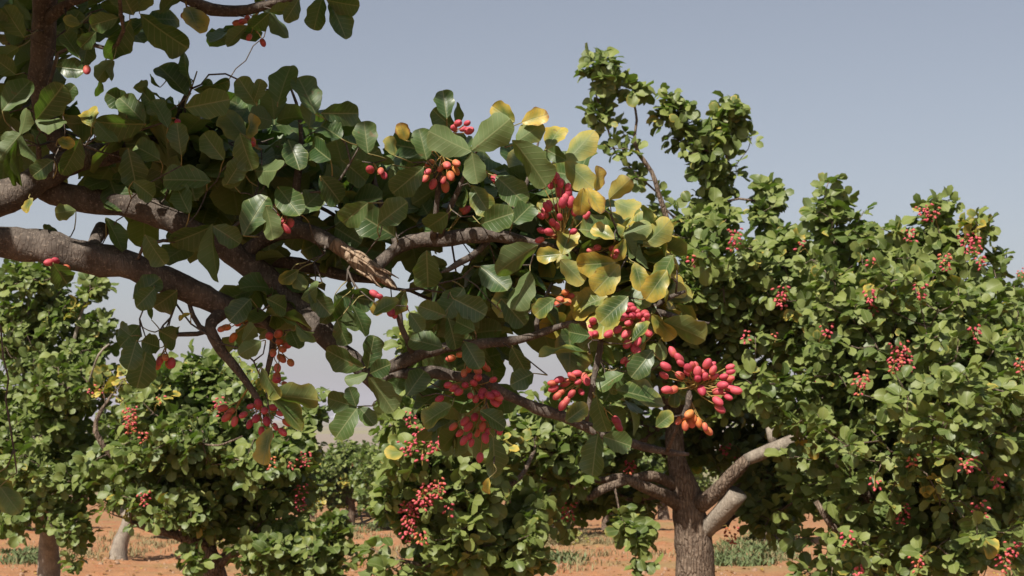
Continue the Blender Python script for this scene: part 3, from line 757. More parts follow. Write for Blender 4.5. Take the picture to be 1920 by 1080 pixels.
orchard_tree('small sapling with a pale bare stem sprouting on red soil between big trees', 9.5, (603, 1160, 9.3),
    [(603, 1120, 9.3, 8), (606, 1080, 9.3, 7), (612, 1045, 9.3, 6), (614, 1010, 9.3, 5), (618, 980, 9.3, 3)], [[(612, 1045, 9.3, 4), (596, 1020, 9.3, 3), (588, 1000, 9.3, 2)]],
    [(622, 1015, 9.3, 28, 38, .14), (596, 1030, 9.3, 20, 22, .1), (630, 985, 9.3, 22, 20, .1)], 26, leaf_n=120, name='pistachio_sapling', cat='sapling', group='young pistachio plants')
orchard_tree('distant pistachio tree with a leaning white trunk over a dry grass patch', 18.2, (222, 1052, 18.0),
    [(222, 1048, 18.0, 36), (226, 1020, 18.0, 30), (238, 985, 18.0, 24), (245, 940, 18.0, 16)],
    [[(238, 985, 18.0, 16), (290, 930, 18.2, 10), (320, 880, 18.2, 6)], [(240, 970, 18.0, 14), (190, 920, 18.2, 9), (170, 870, 18.2, 5)]],
    [(250, 850, 18.4, 140, 90, 1.0), (330, 910, 18.4, 100, 60, .8), (170, 900, 18.4, 80, 60, .6)], 300, bark=M_LIMBCUT, leaf_n=40)
FAR = orchard_tree('grey green pistachio tree down the slope, first past the pile of dead branches', 33, (655, 985, 33),
    [(655, 975, 33, 22), (658, 950, 33, 18), (655, 925, 33, 12)],
    [[(656, 945, 33, 12), (620, 905, 33, 8), (590, 880, 33, 4)], [(656, 940, 33, 12), (700, 900, 33, 8), (725, 880, 33, 4)]],
    [(650, 890, 33, 90, 56, .8), (600, 915, 33, 60, 50, .6), (705, 915, 33, 60, 50, .6), (655, 850, 33.2, 60, 28, .5)], 620, leaf_n=0, size=.095, nuts=[(655, 872, .1, 12), (690, 908, .2, 8)])

# ================================================================== the tree whose boughs hang in front
NEAR = 2.7
fo = np.array([-1.95, 2.75, 0.0])
near_root = thing('pistachio_tree', 'close pistachio tree with long dark boughs, big round leaves and large red nut clusters', 'tree', fo, 'pistachio trees of the orchard')
S = Skeleton()
def pr(w, d=NEAR): return w * d / FPX / 2
S.poly([(-1.95, 2.75, -.15), (-1.95, 2.75, .05), (-1.93, 2.74, .5), (-1.88, 2.74, .95), (-1.80, 2.76, 1.35)], [.17, .14, .115, .105, .10], step=.05, name='trunk')
def bough(pts, name='limb', step=.02, start=None):
    P = [at(p[0], p[1], p[3] if len(p) > 3 else NEAR) for p in pts]; r = [pr(p[2], p[3] if len(p) > 3 else NEAR) for p in pts]
    j = S.nearest(np.array(start if start is not None else P[0]))
    if start is not None: P = [S.P[j]] + P; r = [r[0] * 1.15] + r
    return S.poly(P, r, parent=j, step=step, name=name)
bough([(-420, 520, 74, 2.72), (-160, 455, 66, 2.68), (0, 452, 61, 2.66), (80, 463, 60, 2.66), (150, 479, 60, 2.67), (215, 491, 57, 2.68), (285, 516, 52, 2.7), (345, 540, 48, 2.72), (400, 565, 46, 2.75), (440, 582, 42, 2.78), (490, 600, 30, 2.82), (540, 612, 16, 2.85)], start=(-1.88, 2.74, 1.25))
bough([(-420, 470, 80, 2.8), (-160, 420, 70, 2.78), (-40, 388, 64, 2.75), (25, 362, 58, 2.74), (75, 335, 54, 2.76), (120, 310, 50, 2.78), (170, 296, 46, 2.8), (230, 285, 36, 2.85), (300, 262, 24, 2.9), (380, 235, 14, 2.95)], start=(-1.80, 2.76, 1.35))
bough([(70, 345, 46, 2.8), (120, 368, 48, 2.8), (185, 378, 46, 2.8), (245, 388, 46, 2.8), (300, 405, 45, 2.8), (340, 425, 44, 2.8), (400, 452, 44, 2.82), (450, 485, 46, 2.83), (510, 530, 48, 2.83), (565, 585, 46, 2.82), (610, 628, 42, 2.8), (655, 672, 36, 2.78), (700, 715, 28, 2.76), (725, 760, 16, 2.74)])
bough([(150, 300, 40, 2.86), (110, 270, 42, 2.84), (84, 215, 42, 2.82), (76, 150, 43, 2.8), (80, 90, 43, 2.78), (84, 30, 44, 2.76), (88, -60, 40, 2.72), (110, -220, 34, 2.65), (160, -420, 26, 2.5), (190, -640, 18, 2.35)])
bough([(88, -50, 24, 2.72), (160, -40, 22, 2.7), (240, -30, 20, 2.7), (330, -12, 21, 2.7), (375, 10, 23, 2.7), (420, 21, 23, 2.7), (465, 18, 20, 2.7), (510, 6, 17, 2.7), (560, -8, 14, 2.7), (640, -40, 9, 2.7)])
bough([(84, 40, 26, 2.76), (120, 12, 20, 2.72), (170, -10, 16, 2.7), (260, -60, 12, 2.62), (420, -200, 9, 2.5), (560, -330, 6, 2.4)])
bough([(450, 485, 34, 2.84), (500, 445, 32, 2.84), (560, 430, 30, 2.8), (600, 444, 30, 2.76), (635, 464, 28, 2.73)])
S.poly([at(628, 458, 2.735), at(655, 478, 2.72), at(685, 500, 2.71), (at(712, 517, 2.70)), at(736, 534, 2.69), at(745, 542, 2.69)], [pr(28), pr(31), pr(34), pr(27), pr(13), pr(3)], parent=len(S.P) - 1, step=.012, name='broken_bough')
bough([(698, 508, 22, 2.72), (722, 485, 24, 2.73), (748, 463, 26, 2.74), (785, 449, 25, 2.74), (830, 448, 26, 2.73), (880, 441, 27, 2.72), (930, 441, 24, 2.72), (975, 450, 17, 2.72), (1020, 458, 12, 2.72), (1075, 468, 9, 2.72), (1120, 470, 8, 2.7), (1160, 462, 7, 2.68)])
bough([(812, 446, 14, 2.72), (816, 410, 12, 2.7), (820, 370, 11, 2.69), (824, 320, 10, 2.68), (838, 280, 6, 2.68)])
bough([(826, 444, 12, 2.72), (838, 405, 10, 2.7), (850, 376, 10, 2.69), (862, 350, 9, 2.68), (880, 300, 5, 2.67)])
bough([(915, 452, 12, 2.74), (890, 476, 13, 2.72), (862, 492, 12, 2.7), (840, 506, 9, 2.69), (826, 511, 3, 2.68)], name='dead_twig')
bough([(440, 480, 30, 2.86), (520, 488, 28, 2.88), (600, 505, 22, 2.88), (660, 520, 16, 2.88), (700, 528, 8, 2.88)])
bough([(432, 578, 30, 2.78), (405, 592, 26, 2.74), (394, 616, 22, 2.72), (410, 648, 20, 2.72), (440, 688, 17, 2.72), (468, 725, 14, 2.72), (488, 757, 11, 2.72), (500, 790, 6, 2.72)])
bough([(392, 620, 10, 2.72), (370, 626, 9, 2.71), (335, 627, 8, 2.7), (305, 630, 6, 2.7)])
bough([(390, 622, 10, 2.72), (374, 612, 9, 2.72), (362, 592, 9, 2.72), (354, 566, 8, 2.73), (350, 545, 8, 2.74)])
bough([(450, 590, 20, 2.78), (500, 606, 15, 2.76), (512, 640, 13, 2.75), (505, 680, 12, 2.74), (495, 725, 8, 2.73)])
bough([(690, 705, 24, 2.77), (735, 688, 26, 2.75), (775, 668, 25, 2.73), (815, 656, 22, 2.72), (860, 648, 20, 2.72), (920, 643, 19, 2.72), (975, 637, 16, 2.72), (1020, 622, 14, 2.72), (1065, 608, 12, 2.7), (1112, 600, 11, 2.68), (1138, 577, 10, 2.66), (1165, 556, 9, 2.66)])
bough([(775, 668, 14, 2.73), (765, 640, 12, 2.71), (752, 612, 11, 2.7), (747, 582, 13, 2.7), (742, 558, 8, 2.7)])
bough([(700, 715, 24, 2.76), (755, 702, 22, 2.74), (808, 699, 23, 2.72), (860, 706, 22, 2.72), (905, 712, 22, 2.72), (950, 740, 22, 2.72), (1005, 764, 22, 2.72), (1055, 781, 21, 2.72), (1105, 802, 19, 2.71), (1155, 822, 18, 2.7), (1205, 838, 16, 2.7), (1250, 847, 12, 2.7), (1292, 852, 6, 2.7)])
bough([(1112, 602, 11, 2.68), (1126, 640, 11, 2.67), (1118, 690, 11, 2.66), (1108, 735, 9, 2.66), (1100, 790, 6, 2.66)])
bough([(1008, 632, 10, 2.72), (1006, 605, 9, 2.73), (1018, 570, 8, 2.74), (1036, 530, 6, 2.75)])
bough([(1075, 468, 9, 2.72), (1120, 505, 9, 2.7), (1165, 548, 11, 2.68), (1205, 570, 13, 2.67), (1245, 588, 12, 2.67), (1290, 600, 9, 2.67), (1330, 606, 4, 2.67)])
bough([(1222, 578, 11, 2.67), (1250, 560, 9, 2.66), (1285, 546, 5, 2.65)])
bough([(1270, 800, 7, 2.62), (1290, 760, 12, 2.6), (1292, 742, 13, 2.6), (1292, 730, 5, 2.6)], name='spur', start=at(1250, 847, 2.7))
bough([(930, 441, 10, 2.72), (960, 400, 9, 2.73), (985, 350, 8, 2.74), (1000, 300, 6, 2.74), (1010, 265, 4, 2.74)])
bough([(748, 463, 16, 2.76), (720, 400, 14, 2.8), (700, 330, 11, 2.82), (705, 280, 7, 2.82)])
bough([(560, 430, 18, 2.84), (555, 360, 16, 2.85), (565, 280, 12, 2.86), (560, 210, 7, 2.86), (545, 165, 4, 2.85)])
bough([(300, 262, 16, 2.9), (330, 220, 12, 2.88), (348, 180, 8, 2.86), (356, 160, 4, 2.85)])
bough([(190, 430, 30, 2.8), (178, 452, 26, 2.76), (180, 480, 26, 2.72), (190, 494, 28, 2.7)])

# every leaflet that can be told apart: base x, y, tip x, y, width, age, underside shown, depth
TL = """
45 70 5 12 45 0 0|28 -2 52 40 26 0 1|35 88 -5 112 28 0 1|243 38 205 114 48 0 0|222 33 168 48 38 0 0|250 28 222 -28 50 0 0|250 22 284 -20 36 0 1|262 26 346 96 44 0 0|300 25 336 -18 26 0 1|352 12 376 56 44 .45 0
150 45 120 36 20 .2 1|165 70 160 122 30 0 0|212 112 180 150 32 0 1|214 114 205 152 16 0 1|105 125 157 130 38 0 0|188 150 182 182 14 0 0|250 165 280 162 25 0 1|172 238 164 201 36 .55 0|350 180 301 118 44 0 0|358 163 337 97 25 0 0
300 164 279 140 9 0 0|362 168 432 158 23 0 0|347 202 429 188 50 0 0|4 208 55 148 46 0 0|68 224 120 163 52 0 0|66 226 122 238 34 0 1|38 252 55 204 26 0 1|38 250 4 264 24 0 1|38 252 -4 302 42 0 1|40 252 68 312 24 0 1|38 254 20 345 18 0 1|36 254 30 348 16 0 1|58 242 86 276 22 0 0
274 232 178 236 46 0 0|180 228 213 270 32 0 1|108 262 138 272 22 .5 0|245 200 200 175 40 0 0|272 232 225 180 40 0 0|305 215 262 172 36 0 0|315 240 290 185 30 0 0|470 268 418 214 44 .2 1|462 262 480 215 22 .6 0
520 200 541 119 50 0 0|591 214 562 140 44 0 0|580 240 588 168 32 0 1|482 198 446 146 38 0 0|476 190 492 150 22 0 0|602 212 674 214 42 0 0|690 288 682 226 46 0 0|838 222 830 167 38 0 0|852 242 810 206 38 0 0|850 245 862 192 18 0 1
762 264 750 231 27 .75 0|740 292 728 256 24 .5 1|965 228 922 198 38 .55 0|978 230 1028 212 36 .7 0|950 220 940 194 20 .6 0|605 -6 586 55 36 0 0|618 4 653 70 44 0 0|612 0 672 14 36 0 0|508 22 536 74 32 0 1|505 24 472 56 36 0 0|505 22 552 16 24 0 1|464 48 422 84 26 0 1|560 -2 536 40 30 0 0
884 284 802 250 50 0 1|885 282 958 224 60 0 1|885 285 894 344 44 0 1|968 266 1015 234 44 .15 1|1026 278 1052 234 42 .45 0|1060 303 1116 249 50 .6 1|1060 303 1112 354 48 .6 1|960 262 1030 344 48 .1 1|1062 300 1020 278 30 0 0|1115 360 1128 312 20 .8 0|1142 374 1182 334 36 .7 1|796 282 730 268 56 0 0|794 314 736 364 52 0 0|800 300 786 240 40 0 0
735 308 748 350 30 0 1|740 306 712 300 16 .1 1|1152 378 1197 398 43 .5 1|1168 442 1222 424 38 .35 1|1206 462 1260 414 48 .5 1|1094 352 1088 405 34 .8 0|1100 352 1130 398 30 .75 0|1152 448 1110 424 30 .6 0|1008 460 926 508 46 .1 1|994 508 966 582 40 .05 1
1054 478 1070 428 44 .6 0|1052 476 1006 480 32 .5 0|1050 487 1094 530 38 .45 1|1154 492 1080 498 48 .5 0|1162 496 1114 548 52 .5 0|1170 444 1192 482 24 .05 1|1198 458 1211 506 14 .1 1|1250 506 1212 562 46 .5 0|1190 492 1205 545 36 .5 0|1262 478 1230 540 38 .3 0|1172 448 1150 490 20 .5 0
1178 556 1124 604 42 .35 0|1240 602 1322 630 40 .3 1|1222 588 1262 636 20 .45 0|1236 638 1244 674 23 .2 1|1224 656 1184 706 44 0 0|1156 732 1248 748 46 .2 0|1106 630 1063 622 38 0 0|1102 660 1010 658 13 .3 0|1118 742 1133 812 24 0 0|1186 640 1215 602 24 .3 0
628 552 667 622 38 0 1|642 558 606 610 34 0 0|630 552 702 566 42 0 0|660 572 690 628 28 0 0|632 600 650 648 32 0 0|682 690 608 660 44 0 0|688 692 704 630 37 0 0|694 700 729 684 35 0 0|690 700 648 716 22 0 1
670 762 612 748 40 0 0|668 762 654 726 28 0 0|670 764 628 820 48 0 0|672 762 702 796 32 0 0|735 746 750 706 37 0 0|762 742 797 694 44 0 0|690 706 742 768 25 0 1|505 742 598 744 34 .35 1|510 746 573 802 36 .3 0|490 688 520 748 22 .2 0
510 800 487 870 30 .5 0|836 592 786 574 36 0 0|830 652 766 632 42 0 0|840 596 858 655 34 0 0|768 586 792 620 30 0 0|246 630 221 612 29 0 0|284 600 268 560 13 0 0|300 652 270 640 38 0 0|298 620 335 640 48 0 0|262 610 226 648 42 0 0
256 638 240 692 42 0 0|276 650 258 728 54 0 0|332 545 284 582 50 0 0|290 540 258 575 40 0 0|358 588 334 598 10 .7 0|240 278 256 350 52 0 0|396 340 306 332 46 0 0|398 420 398 530 35 0 1|398 424 320 462 44 0 0|399 424 450 456 42 0 0|460 328 418 346 28 0 1|198 408 236 470 32 0 0
108 434 79 430 22 0 0|142 394 102 400 32 .35 1|62 372 44 397 15 .6 0|100 494 128 536 46 .1 0|272 440 306 498 36 0 0|498 386 516 448 24 0 1|478 320 527 324 54 0 1|456 442 498 366 48 .1 0|742 444 664 396 62 0 0|545 508 572 542 30 .2 1|560 506 524 530 26 .2 0|800 470 802 542 54 0 0|885 348 918 402 42 .3 0
540 262 562 314 46 0 0|0 912 36 962 44 .3 1|-20 900 22 930 40 .3 0|924 818 931 898 44 0 0|917 896 911 926 17 .8 0|1122 812 1106 892 46 0 0|1130 818 1184 836 42 0 0|1170 700 1120 726 30 0 0|1160 690 1150 740 30 0 0|848 760 790 792 40 .2 0|900 770 950 800 38 0 0|870 640 900 690 40 0 0|960 650 985 700 34 0 0
640 300 690 340 50 0 0|600 330 640 380 50 0 0|520 350 560 400 50 0 0|420 300 380 250 44 0 0|450 250 470 320 42 0 0|340 290 330 230 40 0 0|300 300 250 270 44 0 0|150 260 120 330 40 0 0|100 300 60 330 36 0 0|640 260 600 230 44 0 0|620 300 580 270 46 0 0|690 380 640 420 48 0 0
710 420 760 380 50 0 0|560 400 600 360 46 0 0|840 400 800 430 44 0 0|900 420 960 400 50 0 0|930 330 985 380 52 0 0|960 420 1000 380 44 0 0|870 540 830 590 50 0 0|900 500 950 540 52 0 0|850 560 910 590 48 0 0|940 560 985 610 46 .1 0|890 620 850 600 44 0 0|1040 560 1000 590 36 .3 0
380 170 395 150 18 0 0|425 345 455 300 40 0 0|355 400 330 350 44 0 0|250 340 290 370 40 0 0|150 110 120 60 34 0 0|30 140 -10 110 40 0 0|15 60 -20 20 40 0 0|125 60 150 20 34 0 0|180 60 150 90 30 0 0|200 -5 175 -35 34 0 0|110 195 140 160 30 0 0|250 560 300 520 44 0 0|470 560 430 600 44 0 0|500 560 540 580 40 0 0|565 560 600 540 38 .1 1
580 545 620 590 36 0 0|455 640 480 610 30 0 1|490 640 450 665 34 0 1|545 620 560 650 34 0 0|555 610 590 645 24 .2 1|1000 700 960 720 40 0 0|1060 790 1100 760 34 .2 0|1230 800 1260 775 30 .2 0|1210 560 1240 520 38 .4 0|700 590 745 560 30 .2 0|760 545 735 590 34 .35 0|720 560 700 590 24 .5 0
"""
recs = [list(map(float, r.split())) for r in TL.replace('\n', '|').split('|') if r.strip()]
near_leaves = []
bases = []                          # leaflets that share a hub share its depth
for r in recs:
    b = np.array(r[:2]); hub = None
    for h in bases:
        if np.hypot(*(h[0] - b)) < 11: hub = h; break
    if hub is None:
        right = smooth(700, 1150, b[0])
        hub = (b, 2.64 - .05 * right + RNG.uniform(-.07, .05)); bases.append(hub)
    near_leaves.append((r, hub))
O, Y, Z, LN, WD, AG, RD = [], [], [], [], [], [], []
for r, hub in near_leaves:
    d0 = hub[1] + RNG.uniform(-.008, .008); Lp = math.hypot(r[2] - r[0], r[3] - r[1]) * d0 / FPX
    ratio = r[4] / max(1, math.hypot(r[2] - r[0], r[3] - r[1]))
    tilt = RNG.uniform(-.30, .30) * Lp
    if ratio > .74: tilt = RNG.choice([-1, 1]) * Lp * math.sqrt(max(0, (ratio / .70) ** 2 - 1))
    a, b = at(r[0], r[1], d0), at(r[2], r[3], d0 + tilt)
    y = b - a; ln = np.linalg.norm(y); y = y / ln
    view = unit(EYE - (a + b) / 2); wreal = r[4] * d0 / FPX; full = max(ln * .66, wreal)
    roll = math.acos(min(1, wreal / full)) * RNG.choice([-1, 1]) + RNG.normal(0, .12)
    x = unit(np.cross(y, view)); n0 = unit(np.cross(x, y)); n0 = n0 * (1 if n0 @ view > 0 else -1)
    n = n0 * math.cos(roll) + x * math.sin(roll) + np.array([0, 0, .12])
    if r[6]: n = -n
    O.append(a); Y.append(y); Z.append(unit(n)); LN.append(ln); WD.append(max(full, wreal / max(.5, abs(math.cos(roll))) * .98)); AG.append(r[5]); RD.append(RNG.random())
LN_ = dict(o=np.array(O), y=np.array(Y), z=np.array(Z), len=np.array(LN), wid=np.array(WD), age=np.array(AG), rnd=np.array(RD))

# shoots between them, and the unseen rest of the crown above and behind the camera, placed to shade them
def fill(regions, n, dmin, dmax):
    out = []
    w = np.array([q[2] * q[3] for q in regions]); w = w / w.sum()
    while len(out) < n:
        q = regions[RNG.choice(len(regions), p=w)]; a = RNG.uniform(0, 6.28); k = math.sqrt(RNG.random())
        out.append(at(q[0] + q[2] * k * math.cos(a), q[1] + q[3] * k * math.sin(a), RNG.uniform(dmin, dmax)))
    return out
inner = [(60, 60, 60, 50), (180, 10, 90, 30), (60, 240, 70, 60), (250, 270, 80, 45), (400, 290, 90, 70), (560, 300, 90, 80), (700, 380, 80, 60), (620, 400, 110, 40), (860, 380, 90, 60), (960, 380, 60, 60), (900, 530, 70, 70), (980, 500, 50, 50),
         (440, 440, 70, 40), (510, 540, 60, 30), (880, 620, 60, 40), (1100, 520, 50, 60), (860, 760, 60, 40), (1150, 700, 30, 50), (300, 520, 26, 20), (1180, 480, 40, 30), (490, 30, 40, 15)]
fillers = fill(inner, 95, 2.78, 3.15) + fill([(1180, 470, 45, 60), (1110, 400, 40, 50), (1200, 540, 40, 40)], 12, 2.68, 2.8)
back = fill([(250, 290, 90, 50), (450, 320, 100, 70), (620, 340, 110, 80), (840, 390, 80, 60), (900, 540, 60, 60)], 55, 3.1, 3.6)
over = []
LIT = [(at(x, y, d), r) for x, y, d, r in ((268, 388, 2.8, .05), (300, 405, 2.8, .045), (110, 462, 2.65, .055), (15, 360, 2.72, .055), (900, 438, 2.72, .06), (960, 445, 2.72, .06), (690, 500, 2.7, .065), (735, 470, 2.73, .04), (840, 700, 2.72, .03), (895, 300, 2.6, .075), (840, 280, 2.6, .06),
    (18, 285, 2.6, .07), (95, 240, 2.6, .035), (500, 325, 2.62, .05), (652, 585, 2.62, .045), (508, 415, 2.62, .03), (195, 130, 2.62, .04), (985, 490, 2.6, .08), (985, 545, 2.6, .06), (560, 745, 2.62, .06), (682, 260, 2.62, .04), (600, 180, 2.62, .03), (665, 765, 2.62, .04), (715, 730, 2.62, .03), (505, 35, 2.68, .05), (540, 525, 2.65, .035), (435, 345, 2.6, .02), (745, 330, 2.64, .03),
    (1000, 250, 2.62, .09), (1060, 300, 2.62, .13), (1130, 390, 2.6, .15), (1050, 390, 2.62, .12), (1110, 510, 2.6, .13), (1220, 450, 2.6, .14), (1220, 560, 2.6, .10), (1190, 610, 2.6, .10), (1300, 700, 2.58, .16), (1280, 625, 2.6, .1))]
shade = [(100, 150, 160, 200), (300, 250, 150, 110), (500, 300, 150, 130), (700, 420, 150, 150), (840, 560, 130, 140), (300, 600, 120, 90), (560, 590, 140, 90), (700, 720, 110, 90), (880, 780, 120, 90), (1060, 720, 70, 110), (1140, 790, 70, 50), (200, 440, 200, 70), (600, 40, 60, 60)]
while len(over) < 195:
    p = fill(shade, 1, 2.6, 2.85)[0]; q = p + SUN * RNG.uniform(.45, 2.0) + RNG.normal(0, .04, 3)
    x, y, d = project(q)
    if (d[0] < .3 or y[0] < -110) and not sun_gap(q, LIT): over.append(q)
for i in range(330):                # crown goes on round the trunk; more unseen leaves added overhead to deepen the shade
    v = RNG.normal(0, 1, 3); v /= np.linalg.norm(v)
    c, e = (np.array([-2.0, 2.6, 2.7]), np.array([1.5, 1.7, 1.0])) if i < 110 else (np.array([-1.3, 1.2, 3.1]), np.array([1.9, 2.0, .8]))
    q = c + v * e * RNG.random() ** .4
    x, y, d = project(q)
    s0 = q - SUN * ((q[1] - 2.65) / SUN[1]); hx, hy, _ = project(s0)          # where its shadow falls among the boughs
    if q[1] < 2.6 and ((hx[0] > 940 and hy[0] < 780) or hx[0] > 1190) and hx[0] < 2300: continue
    if np.linalg.norm(q - EYE) < .75: continue
    if (d[0] < .3 or y[0] < -130 or x[0] < -130) and not sun_gap(q, LIT): over.append(q)
hubs = []
for h in bases:
    p = at(h[0][0], h[0][1], h[1]); j = S.nearest(p); v = np.array(S.P[j]) - p; D = np.linalg.norm(v)
    hubs.append(p + v / max(D, 1e-6) * min(.035, D * .6) + np.array([0, .012, 0]))
dirs, ends = S.grow(hubs + fillers + back + list(over), step=.045, pw=.3, jit=.004, tipr=.0013, up=.1)
nh = len(hubs)
LF = shoot_leaves(fillers + back, dirs[nh:nh + len(fillers) + len(back)], .078, (3, 5), .10, .06, .5)
LO = shoot_leaves(over, dirs[nh + len(fillers) + len(back):], .078, (4, 6), .12, .03, .5)
LO = ray_gap(LO, LIT, .022); LF = ray_gap(LF, LIT, -.01)
tx, ty, td = project(LO['o'] + LO['y'] * LO['len'][:, None]); ox, oy, od = project(LO['o'])
LO = take(LO, ~(((tx > -90) & (tx < 2000) & (ty > -25) & (ty < 1100) & (td > .2)) | ((ox > -90) & (ox < 2000) & (oy > -15) & (oy < 1100) & (od > .2))))
cx, cy, cd = project(LF['o'] + LF['y'] * LF['len'][:, None] * .6)
OUT = np.array([(150, 230), (200, 205), (245, 155), (300, 120), (340, 105), (380, 150), (430, 155), (500, 125), (560, 125), (600, 155), (630, 200), (675, 210), (700, 240), (745, 240), (790, 248), (810, 205), (835, 170), (860, 205), (920, 200), (1000, 210), (1050, 240), (1100, 250), (1125, 305), (1185, 340), (1260, 410), (1275, 500)])
yt = np.interp(cx, OUT[:, 0], OUT[:, 1])
bad = (cx > 150) & (cy < yt + 32) & ((cy > 72) | (cx > 650))
for (hx, hy, hr) in ((180, 170, 30), (50, 415, 35), (135, 415, 20), (235, 560, 30), (375, 605, 26), (590, 700, 50), (645, 740, 35), (720, 620, 30), (600, 640, 22), (30, 510, 30), (620, 400, 6), (855, 478, 12), (425, 500, 14), (560, 60, 40), (680, 600, 20)):
    bad |= np.hypot(cx - hx, cy - hy) < hr + 32
LF['age'] = np.where(cx < 900, LF['age'] * .35, LF['age'])
LF = take(LF, ~bad)
bx, by, bd = project(LF['o']); q = (bx > 1040) & (by < 640); LF['age'][q] = RNG.uniform(.1, .5, int(q.sum()))
pet = Joined()
for r, hub in near_leaves: pass
for h, e in zip(bases, ends[:nh]):
    a = np.array(S.P[e]); b = at(h[0][0], h[0][1], h[1])
    m = (a + b) / 2 + RNG.normal(0, .003, 3)
    V, Q, T = tube(catmull([a, m, b], .008), np.linspace(.0013, .0009, len(catmull([a, m, b], .008))), 5); pet.add(V, Q, T)
S.finish(near_root, fo, [M_BARK, M_BARK], limb_sides=22, twig_sides=6, rough=.30, freq=24, expo=2.5, limb_mats={'broken_bough': M_PEEL, 'trunk': M_BARK})
link('petioles', pet.mesh('petioles', [M_PETIOLE], True, fo), near_root, 'stuff')
# splintered ends of the broken bough
J = Joined()
for (x0, y0, x1, y1, w, dd) in ((690, 496, 748, 522, 9, -.02), (700, 515, 742, 540, 11, -.03), (668, 505, 716, 540, 7, -.02), (640, 462, 700, 500, 9, -.025), (664, 470, 690, 482, 8, -.03), (716, 518, 736, 538, 9, -.035), (690, 512, 706, 532, 6, -.03)):
    P = catmull([at(x0, y0, 2.70 + dd * .5), at((x0 + x1) / 2, (y0 + y1) / 2 - 2, 2.70 + dd), at(x1, y1, 2.69 + dd)], .006)
    t = np.linspace(0, 1, len(P)); V, Q, T = tube(P, pr(w) * (.3 + np.sin(t * 3.0) * .7) * (1 - t * .5), 6, .3, 60); J.add(V, Q, T)
link('splinters', J.mesh('splinters', [M_PEEL], True, fo), near_root, 'stuff')

# nuts of the near tree, one by one
def nuts(s): return [tuple(map(float, q.split(','))) for q in s.split()]
NC = [((1078, 465), 2.63, .0, "1037,327 1017,346 1032,347 1051,343 1065,352 1049,359 1065,363 1030,382 1026,388 1055,380 1070,379 1046,390 1014,405 1022,400 1050,407 1036,417 1043,424 1015,432 1029,435 1037,441 1012,450 1077,397 1084,393 1100,404 1075,434 1043,334 1060,372"),
      ((866, 268), 2.60, .0, "851,240 859,231 876,231 880,245 869,242"), ((838, 290), 2.66, .65, "803,281 838,310 856,306 855,320 831,337 802,322 835,350 806,306 845,330 826,316 798,334 812,345"),
      ((950, 320), 2.64, .2, "928,335 938,345 945,351"), ((545, 405), 2.64, .15, "524,385 530,414 537,428 545,418 518,408 512,440"), ((705, 300), 2.64, .3, "694,318 714,321 720,329"), ((130, 470), 2.63, .25, "104,489 124,501 92,492"),
      ((455, 590), 2.7, .75, "424,614 441,600 415,617 437,633 446,606"), ((502, 640), 2.7, .8, "522,626 505,630 545,635 550,645 530,655 545,680 528,672 520,690 519,706 538,648 512,662 524,641"),
      ((500, 705), 2.68, .1, "519,712 535,721 540,726"), ((486, 735), 2.70, .1, "470,762 484,758 496,770 512,764 525,775 480,785 500,790 516,800 538,792 468,795 490,808 508,815 456,778 530,810"),
      ((470, 735), 2.72, .3, "418,765 432,772 440,790 425,782"), ((738, 545), 2.68, .2, "702,551 712,556 731,582 750,561 733,586 745,573 757,575 722,578 740,590"),
      ((880, 715), 2.66, .12, "852,728 872,722 888,718 896,708 905,735 925,712 882,742 892,748 902,742 929,738 932,750 928,755 918,742 935,745 824,748 860,735 840,722"),
      ((905, 745), 2.70, .2, "872,790 890,782 908,782 930,790 938,800 905,800 914,810 878,800 895,812 870,826 884,830 910,822 935,806 862,812 850,800 920,790 900,858 880,818"),
      ((890, 655), 2.70, .7, "845,672 862,665 880,690 905,682 912,690 870,700 896,695"), ((1225, 575), 2.60, .15, "1182,573 1177,580 1195,584 1209,588 1166,597 1175,592 1186,592 1199,592 1213,592 1179,605 1203,606 1200,615 1158,618 1142,626 1174,626 1216,624 1176,645 1190,652 1195,660 1196,640 1163,592 1188,580 1210,600"),
      ((1290, 728), 2.58, .05, "1261,660 1272,671 1276,681 1274,672 1248,687 1290,690 1298,685 1303,688 1275,704 1289,698 1308,697 1317,699 1326,682 1335,685 1337,694 1330,705 1322,706 1308,710 1340,706 1369,688 1370,697 1357,706 1369,710 1362,718 1361,725 1370,728 1375,731 1360,740 1366,745 1346,752 1350,766 1346,734 1316,732 1262,731 1250,731 1245,704 1355,722 1380,732"),
      ((1110, 690), 2.66, .15, "1048,712 1060,718 1072,706 1082,700 1096,708 1100,714 1084,716 1038,728 1052,735 1045,742 1072,738 1090,735 1062,752 1055,760 1035,718"),
      ((1050, 545), 2.68, .7, "1060,548 1068,556 1050,562 1064,566 1045,570"), ((1292, 745), 2.60, .75, "1280,782 1292,776 1302,784 1272,790 1310,792 1322,800 1328,808 1296,792 1285,798"),
      ((1118, 600), 2.64, .1, "1112,602 1108,612 1116,625 1124,630 1106,628"), ((1160, 455), 2.64, .45, "1148,466 1156,472 1152,478 1108,470 1120,464"), ((1196, 640), 2.62, .3, "1178,682 1170,676"),
      ((480, 20), 2.68, .5, "467,70 455,40 463,36 447,44"), ((485, 45), 2.68, .6, "493,80"), ((350, 10), 2.68, .2, "344,29 352,24"), ((160, 100), 2.68, .4, "163,131"), ((335, 205), 2.66, .0, "333,228"), ((480, 225), 2.7, .6, "472,262 474,270"),
      ((320, 640), 2.7, .65, "300,676 310,670 322,680 316,684 296,684"), ((1140, 745), 2.66, .2, "1156,790 1160,800"), ((830, 470), 2.74, .4, "868,390 874,394 866,378")]
